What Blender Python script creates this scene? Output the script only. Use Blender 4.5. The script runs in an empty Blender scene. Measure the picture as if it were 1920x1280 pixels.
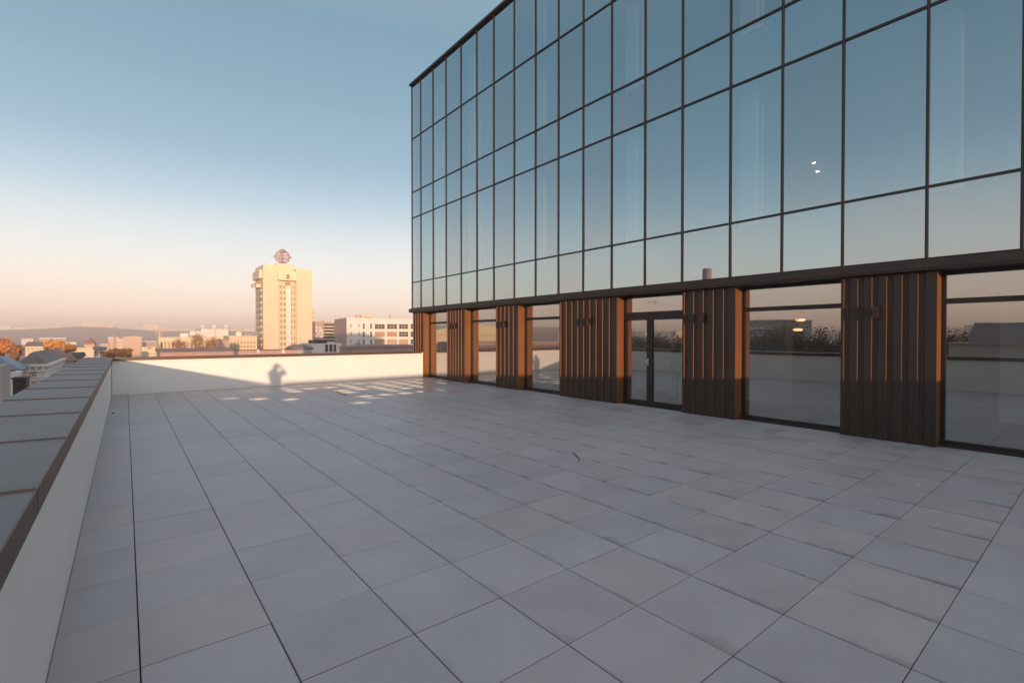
import bpy, bmesh, math, random
from mathutils import Vector, Matrix
R = math.radians
sc = bpy.context.scene
# ------------------------------------------------------------------ camera, sky, sun
EYE = 1.65
FOC = 909.0                       # focal length in photo pixels (photo 1920 wide)
YAW = math.atan(725/FOC)
PIT = math.atan(10/FOC)
cam = bpy.data.objects.new('photo_camera', bpy.data.cameras.new('photo_camera'))
sc.collection.objects.link(cam)
cam.location = (0, 0, EYE)
cam.rotation_euler = (R(90)-PIT, 0, -YAW)
cam.data.sensor_width = 36; cam.data.lens = FOC/1920*36
cam.data.clip_start = 0.01; cam.data.clip_end = 20000
sc.camera = cam
SUN_EL = R(3.1); SUN_AZ = R(13.0)          # light travels towards +Y and 13 deg towards +X
world = bpy.data.worlds.new('World'); sc.world = world; world.use_nodes = True
nt = world.node_tree; nt.nodes.clear()
out = nt.nodes.new('ShaderNodeOutputWorld'); bg = nt.nodes.new('ShaderNodeBackground')
sky = nt.nodes.new('ShaderNodeTexSky'); sky.sky_type = 'NISHITA'; sky.sun_disc = False
sky.sun_elevation = SUN_EL; sky.sun_rotation = math.pi + SUN_AZ
sky.air_density = 1.0; sky.dust_density = 1.5; sky.ozone_density = 2.0
bg.inputs[1].default_value = 0.1
tc = nt.nodes.new('ShaderNodeTexCoord'); sp = nt.nodes.new('ShaderNodeSeparateXYZ')
rampn = nt.nodes.new('ShaderNodeValToRGB'); cr = rampn.color_ramp; cr.interpolation = 'LINEAR'
SKY = [(-1, (.10,.09,.09)), (0, (.80,.58,.47)), (1.2, (.91,.67,.54)), (2.7, (.98,.78,.64)), (5.2, (.93,.83,.73)), (8, (.81,.81,.785)),
       (11, (.66,.72,.755)), (14, (.465,.595,.685)), (18, (.315,.46,.575)), (24, (.24,.38,.485)), (31, (.19,.32,.42)), (45, (.29,.36,.43)), (90, (.74,.77,.80))]
while len(cr.elements) > 1: cr.elements.remove(cr.elements[-1])
for i, (e, c) in enumerate(SKY):
    p = math.sin(R(e))*0.5+0.5
    el = cr.elements[0] if i == 0 else cr.elements.new(p)
    el.position = p; el.color = (*c, 1)
mul = nt.nodes.new('ShaderNodeMath'); mul.operation = 'MULTIPLY_ADD'; mul.inputs[1].default_value = .5; mul.inputs[2].default_value = .5
scl = nt.nodes.new('ShaderNodeVectorMath'); scl.operation = 'SCALE'; scl.inputs['Scale'].default_value = 9.6
mix = nt.nodes.new('ShaderNodeMix'); mix.data_type = 'RGBA'; mix.inputs[0].default_value = 0.88
L = nt.links.new
L(tc.outputs['Generated'], sp.inputs[0]); L(sp.outputs['Z'], mul.inputs[0]); L(mul.outputs[0], rampn.inputs[0])
L(rampn.outputs[0], scl.inputs[0]); L(sky.outputs[0], mix.inputs[6]); L(scl.outputs[0], mix.inputs[7])
# broad warm glow of the sky around the low sun, behind the viewpoint
dt = nt.nodes.new('ShaderNodeVectorMath'); dt.operation = 'DOT_PRODUCT'; dt.inputs[1].default_value = (-math.sin(SUN_AZ), -math.cos(SUN_AZ), .06)
mxm = nt.nodes.new('ShaderNodeMath'); mxm.operation = 'MAXIMUM'; mxm.inputs[1].default_value = 0
pwm = nt.nodes.new('ShaderNodeMath'); pwm.operation = 'POWER'; pwm.inputs[1].default_value = 3.0
gsc = nt.nodes.new('ShaderNodeVectorMath'); gsc.operation = 'SCALE'; gsc.inputs[0].default_value = (4.5, 2.8, 1.8)
add = nt.nodes.new('ShaderNodeVectorMath'); add.operation = 'ADD'
L(tc.outputs['Generated'], dt.inputs[0]); L(dt.outputs['Value'], mxm.inputs[0]); L(mxm.outputs[0], pwm.inputs[0]); L(pwm.outputs[0], gsc.inputs['Scale'])
L(mix.outputs[2], add.inputs[0]); L(gsc.outputs[0], add.inputs[1]); L(add.outputs[0], bg.inputs[0]); L(bg.outputs[0], out.inputs[0])
sun = bpy.data.objects.new('sun', bpy.data.lights.new('sun', 'SUN')); sc.collection.objects.link(sun)
sun.data.energy = 4.5; sun.data.angle = R(0.5); sun.data.color = (1, .63, .39)
d = Vector((math.sin(SUN_AZ)*math.cos(SUN_EL), math.cos(SUN_AZ)*math.cos(SUN_EL), -math.sin(SUN_EL)))
sun.rotation_euler = d.to_track_quat('-Z', 'Y').to_euler(); sun.location = (-40, -100, 30)
sc.view_settings.view_transform = 'Standard'; sc.view_settings.look = 'None'
sc.view_settings.exposure = 0.42; sc.view_settings.gamma = 1
sc.cycles.caustics_reflective = True; sc.cycles.caustics_refractive = False
sc.cycles.max_bounces = 10; sc.cycles.transparent_max_bounces = 16
sc.cycles.sample_clamp_indirect = 3

# ------------------------------------------------------------------ photo measurements -> world
def ray(px, py):
    x = px-960; y = 640-py
    f = FOC*math.cos(PIT)+y*math.sin(PIT); u = y*math.cos(PIT)-FOC*math.sin(PIT)
    return x*math.cos(YAW)+f*math.sin(YAW), f*math.cos(YAW)-x*math.sin(YAW), u
def XY(px, Y): r = ray(px, 630); return r[0]/r[1]*Y
def ZY(px, py, Y): r = ray(px, py); return EYE + r[2]/r[1]*Y
def ZX(px, py, X): r = ray(px, py); return EYE + r[2]/r[0]*X
def YX(px, X): r = ray(px, 630); return r[1]/r[0]*X

# ------------------------------------------------------------------ helpers
col = sc.collection
class MB:
    def __init__(s): s.v = []; s.f = []
    def quad(s, a, b, c, d):
        n = len(s.v); s.v += [a, b, c, d]; s.f.append((n, n+1, n+2, n+3)); return s
    def box(s, x0, x1, y0, y1, z0, z1):
        n = len(s.v)
        s.v += [(x, y, z) for z in (z0, z1) for y in (y0, y1) for x in (x0, x1)]
        s.f += [tuple(n+i for i in q) for q in ((0,2,3,1), (4,5,7,6), (0,1,5,4), (2,6,7,3), (0,4,6,2), (1,3,7,5))]
        return s
    def poly(s, pts, lo, hi, axis='z'):
        """prism: outline pts (a,b) extruded lo..hi; axis z: (x,y), axis y: (x,z), axis x: (y,z)"""
        def m(a, b, c): return (a, b, c) if axis == 'z' else ((a, c, b) if axis == 'y' else (c, a, b))
        n = len(s.v); k = len(pts)
        s.v += [m(a, b, lo) for a, b in pts]+[m(a, b, hi) for a, b in pts]
        s.f.append(tuple(range(n, n+k))[::-1]); s.f.append(tuple(range(n+k, n+2*k)))
        for i in range(k):
            j = (i+1) % k; s.f.append((n+i, n+j, n+k+j, n+k+i))
        return s
    def tube(s, p0, p1, r0, r1=None, k=6, cap=True):
        r1 = r0 if r1 is None else r1
        p0 = Vector(p0); p1 = Vector(p1); ax = (p1-p0)
        if ax.length < 1e-6: return s
        ax.normalize(); t = Vector((0, 0, 1)) if abs(ax.z) < .9 else Vector((1, 0, 0))
        u = ax.cross(t).normalized(); w = ax.cross(u)
        n = len(s.v)
        for p, r in ((p0, r0), (p1, r1)):
            for i in range(k):
                a = 2*math.pi*i/k; s.v.append(tuple(p+u*(r*math.cos(a))+w*(r*math.sin(a))))
        for i in range(k):
            j = (i+1) % k; s.f.append((n+i, n+j, n+k+j, n+k+i))
        if cap: s.f.append(tuple(range(n, n+k))[::-1]); s.f.append(tuple(range(n+k, n+2*k)))
        return s
    def lathe(s, prof, cx=0, cy=0, k=20):
        n = len(s.v); m = len(prof)
        for r, z in prof:
            for i in range(k):
                a = 2*math.pi*i/k; s.v.append((cx+r*math.cos(a), cy+r*math.sin(a), z))
        for q in range(m-1):
            for i in range(k):
                j = (i+1) % k; s.f.append((n+q*k+i, n+q*k+j, n+(q+1)*k+j, n+(q+1)*k+i))
        s.f.append(tuple(range(n, n+k))[::-1]); s.f.append(tuple(range(n+(m-1)*k, n+m*k)))
        return s
    def build(s, name, mat, parent=None, smooth=False, bevel=0, fix=True):
        me = bpy.data.meshes.new(name); me.from_pydata([tuple(v) for v in s.v], [], s.f)
        me.materials.append(mat)
        if fix:
            b = bmesh.new(); b.from_mesh(me); bmesh.ops.recalc_face_normals(b, faces=b.faces); b.to_mesh(me); b.free()
        if smooth:
            for p in me.polygons: p.use_smooth = True
        o = bpy.data.objects.new(name, me); col.objects.link(o)
        if parent: o.parent = parent; o.matrix_parent_inverse = Matrix.Translation(-parent.location) if not parent.parent and parent.type == 'EMPTY' and not parent.get('rotated') else Matrix.Identity(4)
        if bevel:
            m = o.modifiers.new('bevel', 'BEVEL'); m.width = bevel; m.segments = 2; m.limit_method = 'ANGLE'
        return o
def tag(o, label=None, cat=None, group=None, kind=None):
    if label: o['label'] = label
    if cat: o['category'] = cat
    if group: o['group'] = group
    if kind: o['kind'] = kind
    return o
def thing(name, label, cat, loc=(0, 0, 0), group=None, rz=None):
    o = bpy.data.objects.new(name, None); col.objects.link(o); o.location = loc; o.empty_display_size = .3
    if rz is not None: o.rotation_euler = (0, 0, rz); o['rotated'] = 1
    return tag(o, label, cat, group)

# ------------------------------------------------------------------ materials
def mat(name, c, rough=.6, metal=0, var=0.0, vscale=3.0, bump=0, bscale=40, spec=.5, c2=None):
    m = bpy.data.materials.new(name); m.use_nodes = True; t = m.node_tree; b = t.nodes['Principled BSDF']
    b.inputs['Base Color'].default_value = (*c, 1); b.inputs['Roughness'].default_value = rough
    b.inputs['Metallic'].default_value = metal; b.inputs['Specular IOR Level'].default_value = spec
    g = t.nodes.new('ShaderNodeNewGeometry')
    if var or c2:
        n = t.nodes.new('ShaderNodeTexNoise'); n.inputs['Scale'].default_value = vscale; n.inputs['Detail'].default_value = 6
        n.inputs['Roughness'].default_value = .6
        t.links.new(g.outputs['Position'], n.inputs['Vector'])
        r = t.nodes.new('ShaderNodeMapRange'); r.inputs[1].default_value = .3; r.inputs[2].default_value = .7
        t.links.new(n.outputs[0], r.inputs[0])
        x = t.nodes.new('ShaderNodeMix'); x.data_type = 'RGBA'
        x.inputs[6].default_value = (*[v*(1-var) for v in c], 1)
        x.inputs[7].default_value = (*(c2 or [min(1, v*(1+var)) for v in c]), 1)
        t.links.new(r.outputs[0], x.inputs[0]); t.links.new(x.outputs[2], b.inputs['Base Color'])
    if bump:
        n2 = t.nodes.new('ShaderNodeTexNoise'); n2.inputs['Scale'].default_value = bscale; n2.inputs['Detail'].default_value = 4
        t.links.new(g.outputs['Position'], n2.inputs['Vector'])
        bp = t.nodes.new('ShaderNodeBump'); bp.inputs['Strength'].default_value = bump; bp.inputs['Distance'].default_value = .01
        t.links.new(n2.outputs[0], bp.inputs['Height']); t.links.new(bp.outputs[0], b.inputs['Normal'])
    return m
def glass(name, tint, refl0, refl1, rcol):
    """coated glazing: mirror reflection rising towards grazing, rest seen through a tint"""
    m = bpy.data.materials.new(name); m.use_nodes = True; t = m.node_tree; t.nodes.clear()
    o = t.nodes.new('ShaderNodeOutputMaterial'); mx = t.nodes.new('ShaderNodeMixShader')
    tr = t.nodes.new('ShaderNodeBsdfTransparent'); tr.inputs[0].default_value = (*tint, 1)
    gl = t.nodes.new('ShaderNodeBsdfGlossy'); gl.inputs['Color'].default_value = (*rcol, 1); gl.inputs['Roughness'].default_value = 0
    lw = t.nodes.new('ShaderNodeLayerWeight'); lw.inputs[0].default_value = .5
    pw = t.nodes.new('ShaderNodeMath'); pw.operation = 'POWER'; pw.inputs[1].default_value = 2.2
    ma = t.nodes.new('ShaderNodeMath'); ma.operation = 'MULTIPLY_ADD'; ma.inputs[1].default_value = refl1-refl0; ma.inputs[2].default_value = refl0
    t.links.new(lw.outputs['Facing'], pw.inputs[0]); t.links.new(pw.outputs[0], ma.inputs[0]); t.links.new(ma.outputs[0], mx.inputs[0])
    t.links.new(tr.outputs[0], mx.inputs[1]); t.links.new(gl.outputs[0], mx.inputs[2]); t.links.new(mx.outputs[0], o.inputs[0])
    g = t.nodes.new('ShaderNodeNewGeometry'); n = t.nodes.new('ShaderNodeTexNoise'); n.inputs['Scale'].default_value = .9; n.inputs['Detail'].default_value = 1
    bp = t.nodes.new('ShaderNodeBump'); bp.inputs['Strength'].default_value = .05; bp.inputs['Distance'].default_value = .02
    t.links.new(g.outputs['Position'], n.inputs[0]); t.links.new(n.outputs[0], bp.inputs['Height']); t.links.new(bp.outputs[0], gl.inputs['Normal'])
    return m
def emit(name, c, s):
    m = bpy.data.materials.new(name); m.use_nodes = True; b = m.node_tree.nodes['Principled BSDF']
    b.inputs['Base Color'].default_value = (*c, 1); b.inputs['Emission Color'].default_value = (*c, 1); b.inputs['Emission Strength'].default_value = s
    return m
M = {}
M['bronze'] = mat('bronze_cladding', (.036, .024, .021), .42, .35, var=.15, vscale=2.5, bump=.02, bscale=300)
M['bronze_sunlit'] = mat('sunlit_bronze', (.24, .10, .036), .5, .35, var=.08, vscale=2)  # lighter orange copy of the bronze, low sunlight put into its colour
M['bronze_dark'] = mat('bronze_frame', (.030, .022, .021), .4, .35)
M['coping'] = mat('coping_metal', (.122, .115, .122), .5, .3, var=.12, vscale=4, bump=.05, bscale=5)
M['seam'] = mat('seam_cap', (.030, .016, .013), .7)
M['coping_lip'] = mat('coping_lip', (.10, .055, .043), .5, .2, var=.1)
M['render'] = mat('white_render', (.86, .86, .85), .85, var=.03, vscale=1.2, bump=.12, bscale=220)
M['grout'] = mat('dark_substrate', (.035, .036, .04), .9)  # dark substrate below the open tile joints
M['glass'] = glass('curtain_glass', (.50, .58, .62), .50, .9, (.82, .94, .97))
M['glass_b'] = glass('curtain_glass_grey', (.58, .60, .62), .47, .9, (.84, .93, .95)); M['glass_c'] = glass('curtain_glass_teal', (.48, .58, .60), .515, .9, (.80, .95, .98))
M['glass_g'] = glass('ground_glass', (.80, .83, .83), .38, .94, (1, .98, .96))
M['int_wall'] = mat('interior_wall', (.6, .6, .58), .8, var=.05)
M['int_white'] = mat('interior_white', (.84, .84, .83), .7)
M['int_dark'] = mat('interior_dark', (.12, .13, .14), .8)
M['int_floor'] = mat('interior_floor', (.42, .42, .42), .5, var=.1)
M['soffit'] = mat('soffit', (.03, .03, .032), .6)
M['steel'] = mat('steel', (.5, .5, .5), .3, .9)
def tile_material():
    m = bpy.data.materials.new('porcelain_tiles'); m.use_nodes = True; t = m.node_tree; b = t.nodes['Principled BSDF']
    N = t.nodes.new; K = t.links.new
    def math_(op, a, b_=None, c=None):
        n = N('ShaderNodeMath'); n.operation = op
        for i, v in enumerate((a, b_, c)):
            if v is None: continue
            if isinstance(v, (int, float)): n.inputs[i].default_value = v
            else: K(v, n.inputs[i])
        return n.outputs[0]
    g = N('ShaderNodeNewGeometry'); s = N('ShaderNodeSeparateXYZ'); K(g.outputs['Position'], s.inputs[0])
    u = math_('DIVIDE', math_('SUBTRACT', s.outputs[0], TX0), TP); v = math_('DIVIDE', math_('SUBTRACT', s.outputs[1], TY0), TP)
    fu = math_('FLOOR', u); fv = math_('FLOOR', v)
    cb = N('ShaderNodeCombineXYZ'); K(fu, cb.inputs[0]); K(fv, cb.inputs[1])
    wn = N('ShaderNodeTexWhiteNoise'); K(cb.outputs[0], wn.inputs[0])
    # cloud pattern, shifted per tile so that it does not run across joints
    ad = N('ShaderNodeVectorMath'); ad.operation = 'MULTIPLY_ADD'; K(wn.outputs['Color'], ad.inputs[0]); ad.inputs[1].default_value = (9, 9, 9); K(g.outputs['Position'], ad.inputs[2])
    n1 = N('ShaderNodeTexNoise'); n1.inputs['Scale'].default_value = 2.2; n1.inputs['Detail'].default_value = 7; n1.inputs['Roughness'].default_value = .62; K(ad.outputs[0], n1.inputs[0])
    n2 = N('ShaderNodeTexNoise'); n2.inputs['Scale'].default_value = .35; n2.inputs['Detail'].default_value = 3; K(g.outputs['Position'], n2.inputs[0])
    n3 = N('ShaderNodeTexNoise'); n3.inputs['Scale'].default_value = 90; n3.inputs['Detail'].default_value = 2; K(g.outputs['Position'], n3.inputs[0])
    val = math_('ADD', math_('MULTIPLY', math_('SUBTRACT', n1.outputs[0], .5), .42), math_('MULTIPLY', math_('SUBTRACT', wn.outputs[0], .5), .09))
    val = math_('ADD', val, math_('MULTIPLY', math_('SUBTRACT', n2.outputs[0], .5), .30))
    val = math_('ADD', val, math_('MULTIPLY', math_('SUBTRACT', n3.outputs[0], .5), .10))
    val = math_('ADD', val, 1.0)
    # dirt carried by water along the cross joints: streaks hugging a joint, thicker at one tile corner
    fru = math_('FRACT', u); frv = math_('FRACT', v)
    c1 = N('ShaderNodeCombineXYZ'); K(math_('MULTIPLY', fu, 7.31), c1.inputs[0]); K(math_('MULTIPLY', s.outputs[1], 2.4), c1.inputs[1])
    n4 = N('ShaderNodeTexNoise'); n4.inputs['Scale'].default_value = 1.7; n4.inputs['Detail'].default_value = 4; n4.inputs['Roughness'].default_value = .6; K(c1.outputs[0], n4.inputs[0])
    st = N('ShaderNodeMapping'); st.inputs['Scale'].default_value = (11, 4.0, 1); K(g.outputs['Position'], st.inputs[0])
    n6 = N('ShaderNodeTexNoise'); n6.inputs['Scale'].default_value = 1.5; n6.inputs['Detail'].default_value = 6; K(st.outputs[0], n6.inputs[0])
    taper = math_('MAXIMUM', math_('MULTIPLY_ADD', frv, -1.25, 1.05), .12)
    wid = math_('MULTIPLY', math_('MAXIMUM', math_('SUBTRACT', n4.outputs[0], .36), 0.0), math_('MULTIPLY', taper, .85))
    edge = math_('SUBTRACT', 1.0, math_('MINIMUM', math_('DIVIDE', fru, math_('MAXIMUM', wid, .002)), 1.0))
    side = N('ShaderNodeMapRange'); side.inputs[1].default_value = .8; side.inputs[2].default_value = 4.0; K(s.outputs[0], side.inputs[0])
    dirt = math_('MULTIPLY', math_('MULTIPLY', math_('POWER', edge, .9), math_('MULTIPLY_ADD', n6.outputs[0], 1.6, -.1)), math_('MULTIPLY_ADD', side.outputs[0], .60, .04))
    # the odd dark fleck of grit
    vo = N('ShaderNodeTexVoronoi'); vo.inputs['Scale'].default_value = 2.3; K(g.outputs['Position'], vo.inputs[0])
    fl = N('ShaderNodeMapRange'); fl.inputs[1].default_value = .030; fl.inputs[2].default_value = .012; K(vo.outputs['Distance'], fl.inputs[0])
    dirt = math_('MAXIMUM', dirt, math_('MULTIPLY', fl.outputs[0], .35))
    # broad old water marks near the glass wall
    n5 = N('ShaderNodeTexNoise'); n5.inputs['Scale'].default_value = 1.1; n5.inputs['Detail'].default_value = 5; K(ad.outputs[0], n5.inputs[0])
    wm = N('ShaderNodeMapRange'); wm.inputs[1].default_value = .52; wm.inputs[2].default_value = .62; K(n5.outputs[0], wm.inputs[0])
    near = N('ShaderNodeMapRange'); near.inputs[1].default_value = 6.2; near.inputs[2].default_value = 8.6; K(s.outputs[0], near.inputs[0])
    dirt = math_('MAXIMUM', dirt, math_('MULTIPLY', wm.outputs[0], math_('MULTIPLY', near.outputs[0], .26)))
    val = math_('MULTIPLY', val, math_('SUBTRACT', 1.0, dirt))
    # gloss films added mid-tile, standing in for spots of light at the far end
    cu = math_('ABSOLUTE', math_('SUBTRACT', fru, .5)); cv = math_('ABSOLUTE', math_('SUBTRACT', frv, .5))
    rr = math_('SQRT', math_('ADD', math_('MULTIPLY', cu, cu), math_('MULTIPLY', cv, cv)))
    rr = math_('ADD', rr, math_('MULTIPLY', math_('SUBTRACT', n1.outputs[0], .5), .35))
    disk = N('ShaderNodeMapRange'); disk.inputs[1].default_value = .50; disk.inputs[2].default_value = .10; K(rr, disk.inputs[0])
    yy = N('ShaderNodeMapRange'); yy.inputs[1].default_value = 11.0; yy.inputs[2].default_value = 15.8; K(s.outputs[1], yy.inputs[0])
    xx = N('ShaderNodeMapRange'); xx.inputs[1].default_value = 1.5; xx.inputs[2].default_value = 5.5; K(s.outputs[0], xx.inputs[0])
    chance = math_('MULTIPLY', math_('MULTIPLY', yy.outputs[0], xx.outputs[0]), .8)
    sepc = N('ShaderNodeSeparateColor'); K(wn.outputs['Color'], sepc.inputs[0])
    on = math_('LESS_THAN', sepc.outputs[1], chance)
    film = math_('MULTIPLY', disk.outputs[0], on)
    mx = N('ShaderNodeVectorMath'); mx.operation = 'SCALE'; mx.inputs[0].default_value = TILE_COL; K(val, mx.inputs['Scale'])
    hue = N('ShaderNodeMix'); hue.data_type = 'RGBA'; hue.inputs[6].default_value = (1.03, .99, .98, 1); hue.inputs[7].default_value = (.97, 1.005, 1.02, 1)
    sc3 = N('ShaderNodeSeparateColor'); K(wn.outputs['Color'], sc3.inputs[0])
    K(math_('ADD', math_('MULTIPLY', sc3.outputs[2], .6), math_('MULTIPLY', n2.outputs[0], .4)), hue.inputs[0])
    fin = N('ShaderNodeVectorMath'); fin.operation = 'MULTIPLY'; K(mx.outputs[0], fin.inputs[0]); K(hue.outputs[2], fin.inputs[1])
    K(fin.outputs[0], b.inputs['Base Color'])
    rg = math_('MULTIPLY_ADD', math_('SUBTRACT', n1.outputs[0], .5), .25, .52)
    rg = math_('ADD', math_('MULTIPLY', rg, math_('SUBTRACT', 1.0, film)), math_('MULTIPLY', film, .28))
    K(rg, b.inputs['Roughness'])
    bp = N('ShaderNodeBump'); bp.inputs['Strength'].default_value = .12; bp.inputs['Distance'].default_value = .002
    K(math_('MULTIPLY', n3.outputs[0], math_('SUBTRACT', 1.0, film)), bp.inputs['Height']); K(bp.outputs[0], b.inputs['Normal'])
    cw = math_('MULTIPLY', film, 1.0); K(cw, b.inputs['Coat Weight']); b.inputs['Coat Roughness'].default_value = .14
    b.inputs['Coat IOR'].default_value = 1.6
    return m
TX0, TY0, TP = .047, .035, .5985
TILE_COL = (.37, .358, .374)
M['tile'] = tile_material()

# ------------------------------------------------------------------ terrace
XW, XF, YB, YN, YFAR = -.31, 9.38, -4.0, 18.42, 17.5      # left wall face, facade face, back wall, facade end, far wall face
GZ = -15.0
random.seed(4)
tb = MB(); gap = .0045
i0 = math.floor((XW-TX0)/TP); i1 = math.ceil((9.75-TX0)/TP); j0 = math.floor((YB-TY0)/TP); j1 = math.ceil((YFAR-TY0)/TP)
for i in range(i0, i1):
    for j in range(j0, j1):
        x0 = max(TX0+i*TP+gap/2*1.5, XW+.004); x1 = min(TX0+(i+1)*TP-gap/2*1.5, 9.72); y0 = max(TY0+j*TP+gap/2, YB+.004); y1 = min(TY0+(j+1)*TP-gap/2, YFAR-.006)
        if x1-x0 < .02 or y1-y0 < .02: continue
        n = len(tb.v); zc = random.gauss(0, .0006); tx = random.gauss(0, .0011); ty = random.gauss(0, .0011)
        c = .002
        def z(x, y, dz=0): return zc+tx*(x-(x0+x1)/2)+ty*(y-(y0+y1)/2)+dz
        tb.v += [(x0+c, y0+c, z(x0, y0)), (x1-c, y0+c, z(x1, y0)), (x1-c, y1-c, z(x1, y1)), (x0+c, y1-c, z(x0, y1)),
                 (x0, y0, z(x0, y0, -c)), (x1, y0, z(x1, y0, -c)), (x1, y1, z(x1, y1, -c)), (x0, y1, z(x0, y1, -c)),
                 (x0, y0, -.02), (x1, y0, -.02), (x1, y1, -.02), (x0, y1, -.02)]
        tb.f.append((n, n+1, n+2, n+3))
        for a, q in ((4, 0), (8, 4)):
            for k in range(4):
                kk = (k+1) % 4; tb.f.append((n+a+k, n+a+kk, n+q+kk, n+q+k))
tag(tb.build('terrace_floor', M['tile'], fix=False), kind='structure')
tag(MB().box(XW-.3, 9.75, YB-.3, YFAR+.3, -.6, -.02).build('terrace_slab', M['grout']), kind='structure')
tag(MB().box(XW-.55, 34.9, YB-14, YN-.05, GZ, -.61).build('podium_block', mat('podium_render', (.5, .5, .5), .8, var=.05)), 'grey render podium carrying the tiled terrace', 'building')

def parapet(name, label, wall_box, cops, lips, cat='wall'):
    x0, x1, y0, y1, z0, z1 = wall_box
    t = thing(name, label, cat, ((x0+x1)/2, (y0+y1)/2, z0))
    MB().box(*wall_box).build('rendered_wall', M['render'], t)
    for c in cops: c.build('coping_sheet', M['coping'], t, bevel=.003)
    for l in lips: l.build('drip_edge', M['coping_lip'], t)
    return t
# left parapet: coping sheets 1.26 m long with raised seams
cops, lips, seam_boxes = [], [], []
seams = [YB+.02, -1.05, .20, 1.46, 2.72, 3.99, 5.25, 6.50, 7.77, 9.03, 10.29, 11.55, 12.81, 14.07, 15.33, 16.59, 18.10]
for a, b in zip(seams[:-1], seams[1:]):
    jit = random.uniform(-.002, .002); zt = 1.035
    y0 = a+.009; y1 = b-.009
    m = MB(); n = 0
    m.poly([(-.905, zt-.02+jit), (-.286, zt-.028), (-.286, zt-.003), (-.905, zt+.012+jit)], y0, y1, 'y')
    cops.append(m)
    seam_boxes.append(MB().poly([(-.90, zt-.03), (-.287, zt-.03), (-.287, zt+.003), (-.90, zt+.0185)], y1+.0005, y1+.0175, 'y'))
    lips.append(MB().box(-.2855, -.281, y0-.004, y1+.001, zt-.105, zt-.001))
LP = parapet('parapet_wall', 'long white rendered parapet with grey metal coping running down the left side of the terrace', (-.86, XW, YB, 18.09, -.6, 1.005), cops, lips)
for q in seam_boxes: q.build('joint_strip', M['seam'], LP)
# far parapet
cops, lips = [], []
xs = [-.27, 1.1, 2.4, 3.7, 5.0, 6.3, 7.6, 8.85, 9.30]
for a, b in zip(xs[:-1], xs[1:]):
    m = MB().poly([(17.47, 1.025), (18.10, 1.005), (18.10, 1.035), (17.47, 1.052)], a+.004, b-.004, 'x')
    cops.append(m); lips.append(MB().box(a+.005, b-.003, 17.462, 17.4695, .962, 1.05))
parapet('parapet_wall', 'sunlit cream white parapet wall closing the far end of the terrace', (-.30, 9.37, YFAR, 18.08, -.6, 1.0), cops, lips)
# back wall, behind the camera: its top shades the terrace floor
m = MB().box(XW-.6, XF+.2, YB-.37, YB+.03, 1.2755, 1.30)
parapet('parapet_wall', 'taller rendered wall closing the terrace behind the photographer', (-.86, XF, YB-.35, YB-.001, -.6, 1.275), [m], [])

# ------------------------------------------------------------------ glass office building
BLD = thing('office_building', 'glass curtain wall office block with bronze clad ground floor along the right of the terrace', 'building', (20, 7, 0))
def part(mb, name, m, parent=BLD, **k): return mb.build(name, M[m] if isinstance(m, str) else m, parent, **k)
K = XF/9.3
MUL = [18.42]+[v*1.0060 for v in (17.52, 16.53, 15.56, 14.54, 13.56, 12.60, 11.55, 10.57, 9.62, 8.70, 7.76, 6.79, 5.84, 4.79, 3.83, 2.88, 1.80, .82, -.16)]
ROW = [2.80, 3.87, 6.54, 7.60, 9.80, 12.02]
XG = 9.36
# panes (each slightly out of true, as hung glass is)
random.seed(11)
for i in range(len(MUL)-1):
    y1, y0 = MUL[i], MUL[i+1]
    for j in range(5):
        a, b, c, e = [random.uniform(-.0032, .0032) for _ in range(4)]
        q = MB().quad((XG+a, y0+.02, ROW[j]+.02), (XG+b, y1-.02, ROW[j]+.02), (XG+c, y1-.02, ROW[j+1]-.02), (XG+e, y0+.02, ROW[j+1]-.02))
        part(q, 'glass_pane', random.choice(('glass', 'glass', 'glass_b', 'glass_c')), fix=False)
part(MB().quad((XG, YB-.3, ROW[0]), (XG, MUL[-1], ROW[0]), (XG, MUL[-1], ROW[-1]), (XG, YB-.3, ROW[-1])), 'glass_pane', 'glass', fix=False)
for y in MUL:
    yy = min(y, 18.395)
    part(MB().box(XG-.028, XG+.10, yy-.018, yy+.018, ROW[0]-.05, ROW[-1]+.02), 'mullion', 'bronze_dark', bevel=.003)
for k, z in enumerate(ROW[1:-1]):
    part(MB().box(XG-.024, XG+.09, YB-.3, 18.41, z-.019, z+.019), 'transom_rail', 'bronze_dark')
part(MB().box(XG-.10, XG+.30, YB-.3, 18.46, ROW[-1]-.02, ROW[-1]+.055), 'roof_cap', 'bronze_dark')
part(MB().poly([(XG-.13, 2.655), (XG+.36, 2.655), (XG+.36, 2.80), (XG-.05, 2.80), (XG-.05, 2.785), (XG-.13, 2.765)], YB-.3, 18.47, 'y'), 'fascia_beam', 'bronze')
part(MB().box(XG-.11, XG+.05, YB-.3, 18.465, 2.625, 2.654), 'fascia_trim', 'bronze_dark')
# body: slabs, back, end wall, roof (roof carries plant screen so the block is as deep as the real one)
for z0, z1 in ((2.83, 3.80), (6.62, 7.52), (9.88, 9.98), (11.9, 12.0)):
    part(MB().box(XG+.12, 34.5, YB-14, 18.36, z0, z1), 'floor_slab', 'int_dark')
part(MB().box(34.51, 34.8, YB-14, 18.38, -.6, 12.0), 'rear_wall', 'int_wall')
part(MB().box(XG+.12, 34.5, 18.365, 18.40, 2.66, 12.0), 'end_wall', 'bronze')
part(MB().box(9.37, 34.5, YB-14.01, YB-.32, -.6, 12.0), 'stair_core', 'int_wall')
part(MB().box(19.5, 19.7, YB-.3, 18.35, 3.81, 6.61), 'partition_wall', 'int_dark')
part(MB().box(18.5, 18.7, YB-.3, 18.35, 7.53, 9.87), 'partition_wall', 'int_dark')
part(MB().box(18.5, 18.7, YB-.3, 18.35, 9.99, 11.89), 'partition_wall', 'int_dark')
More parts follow.
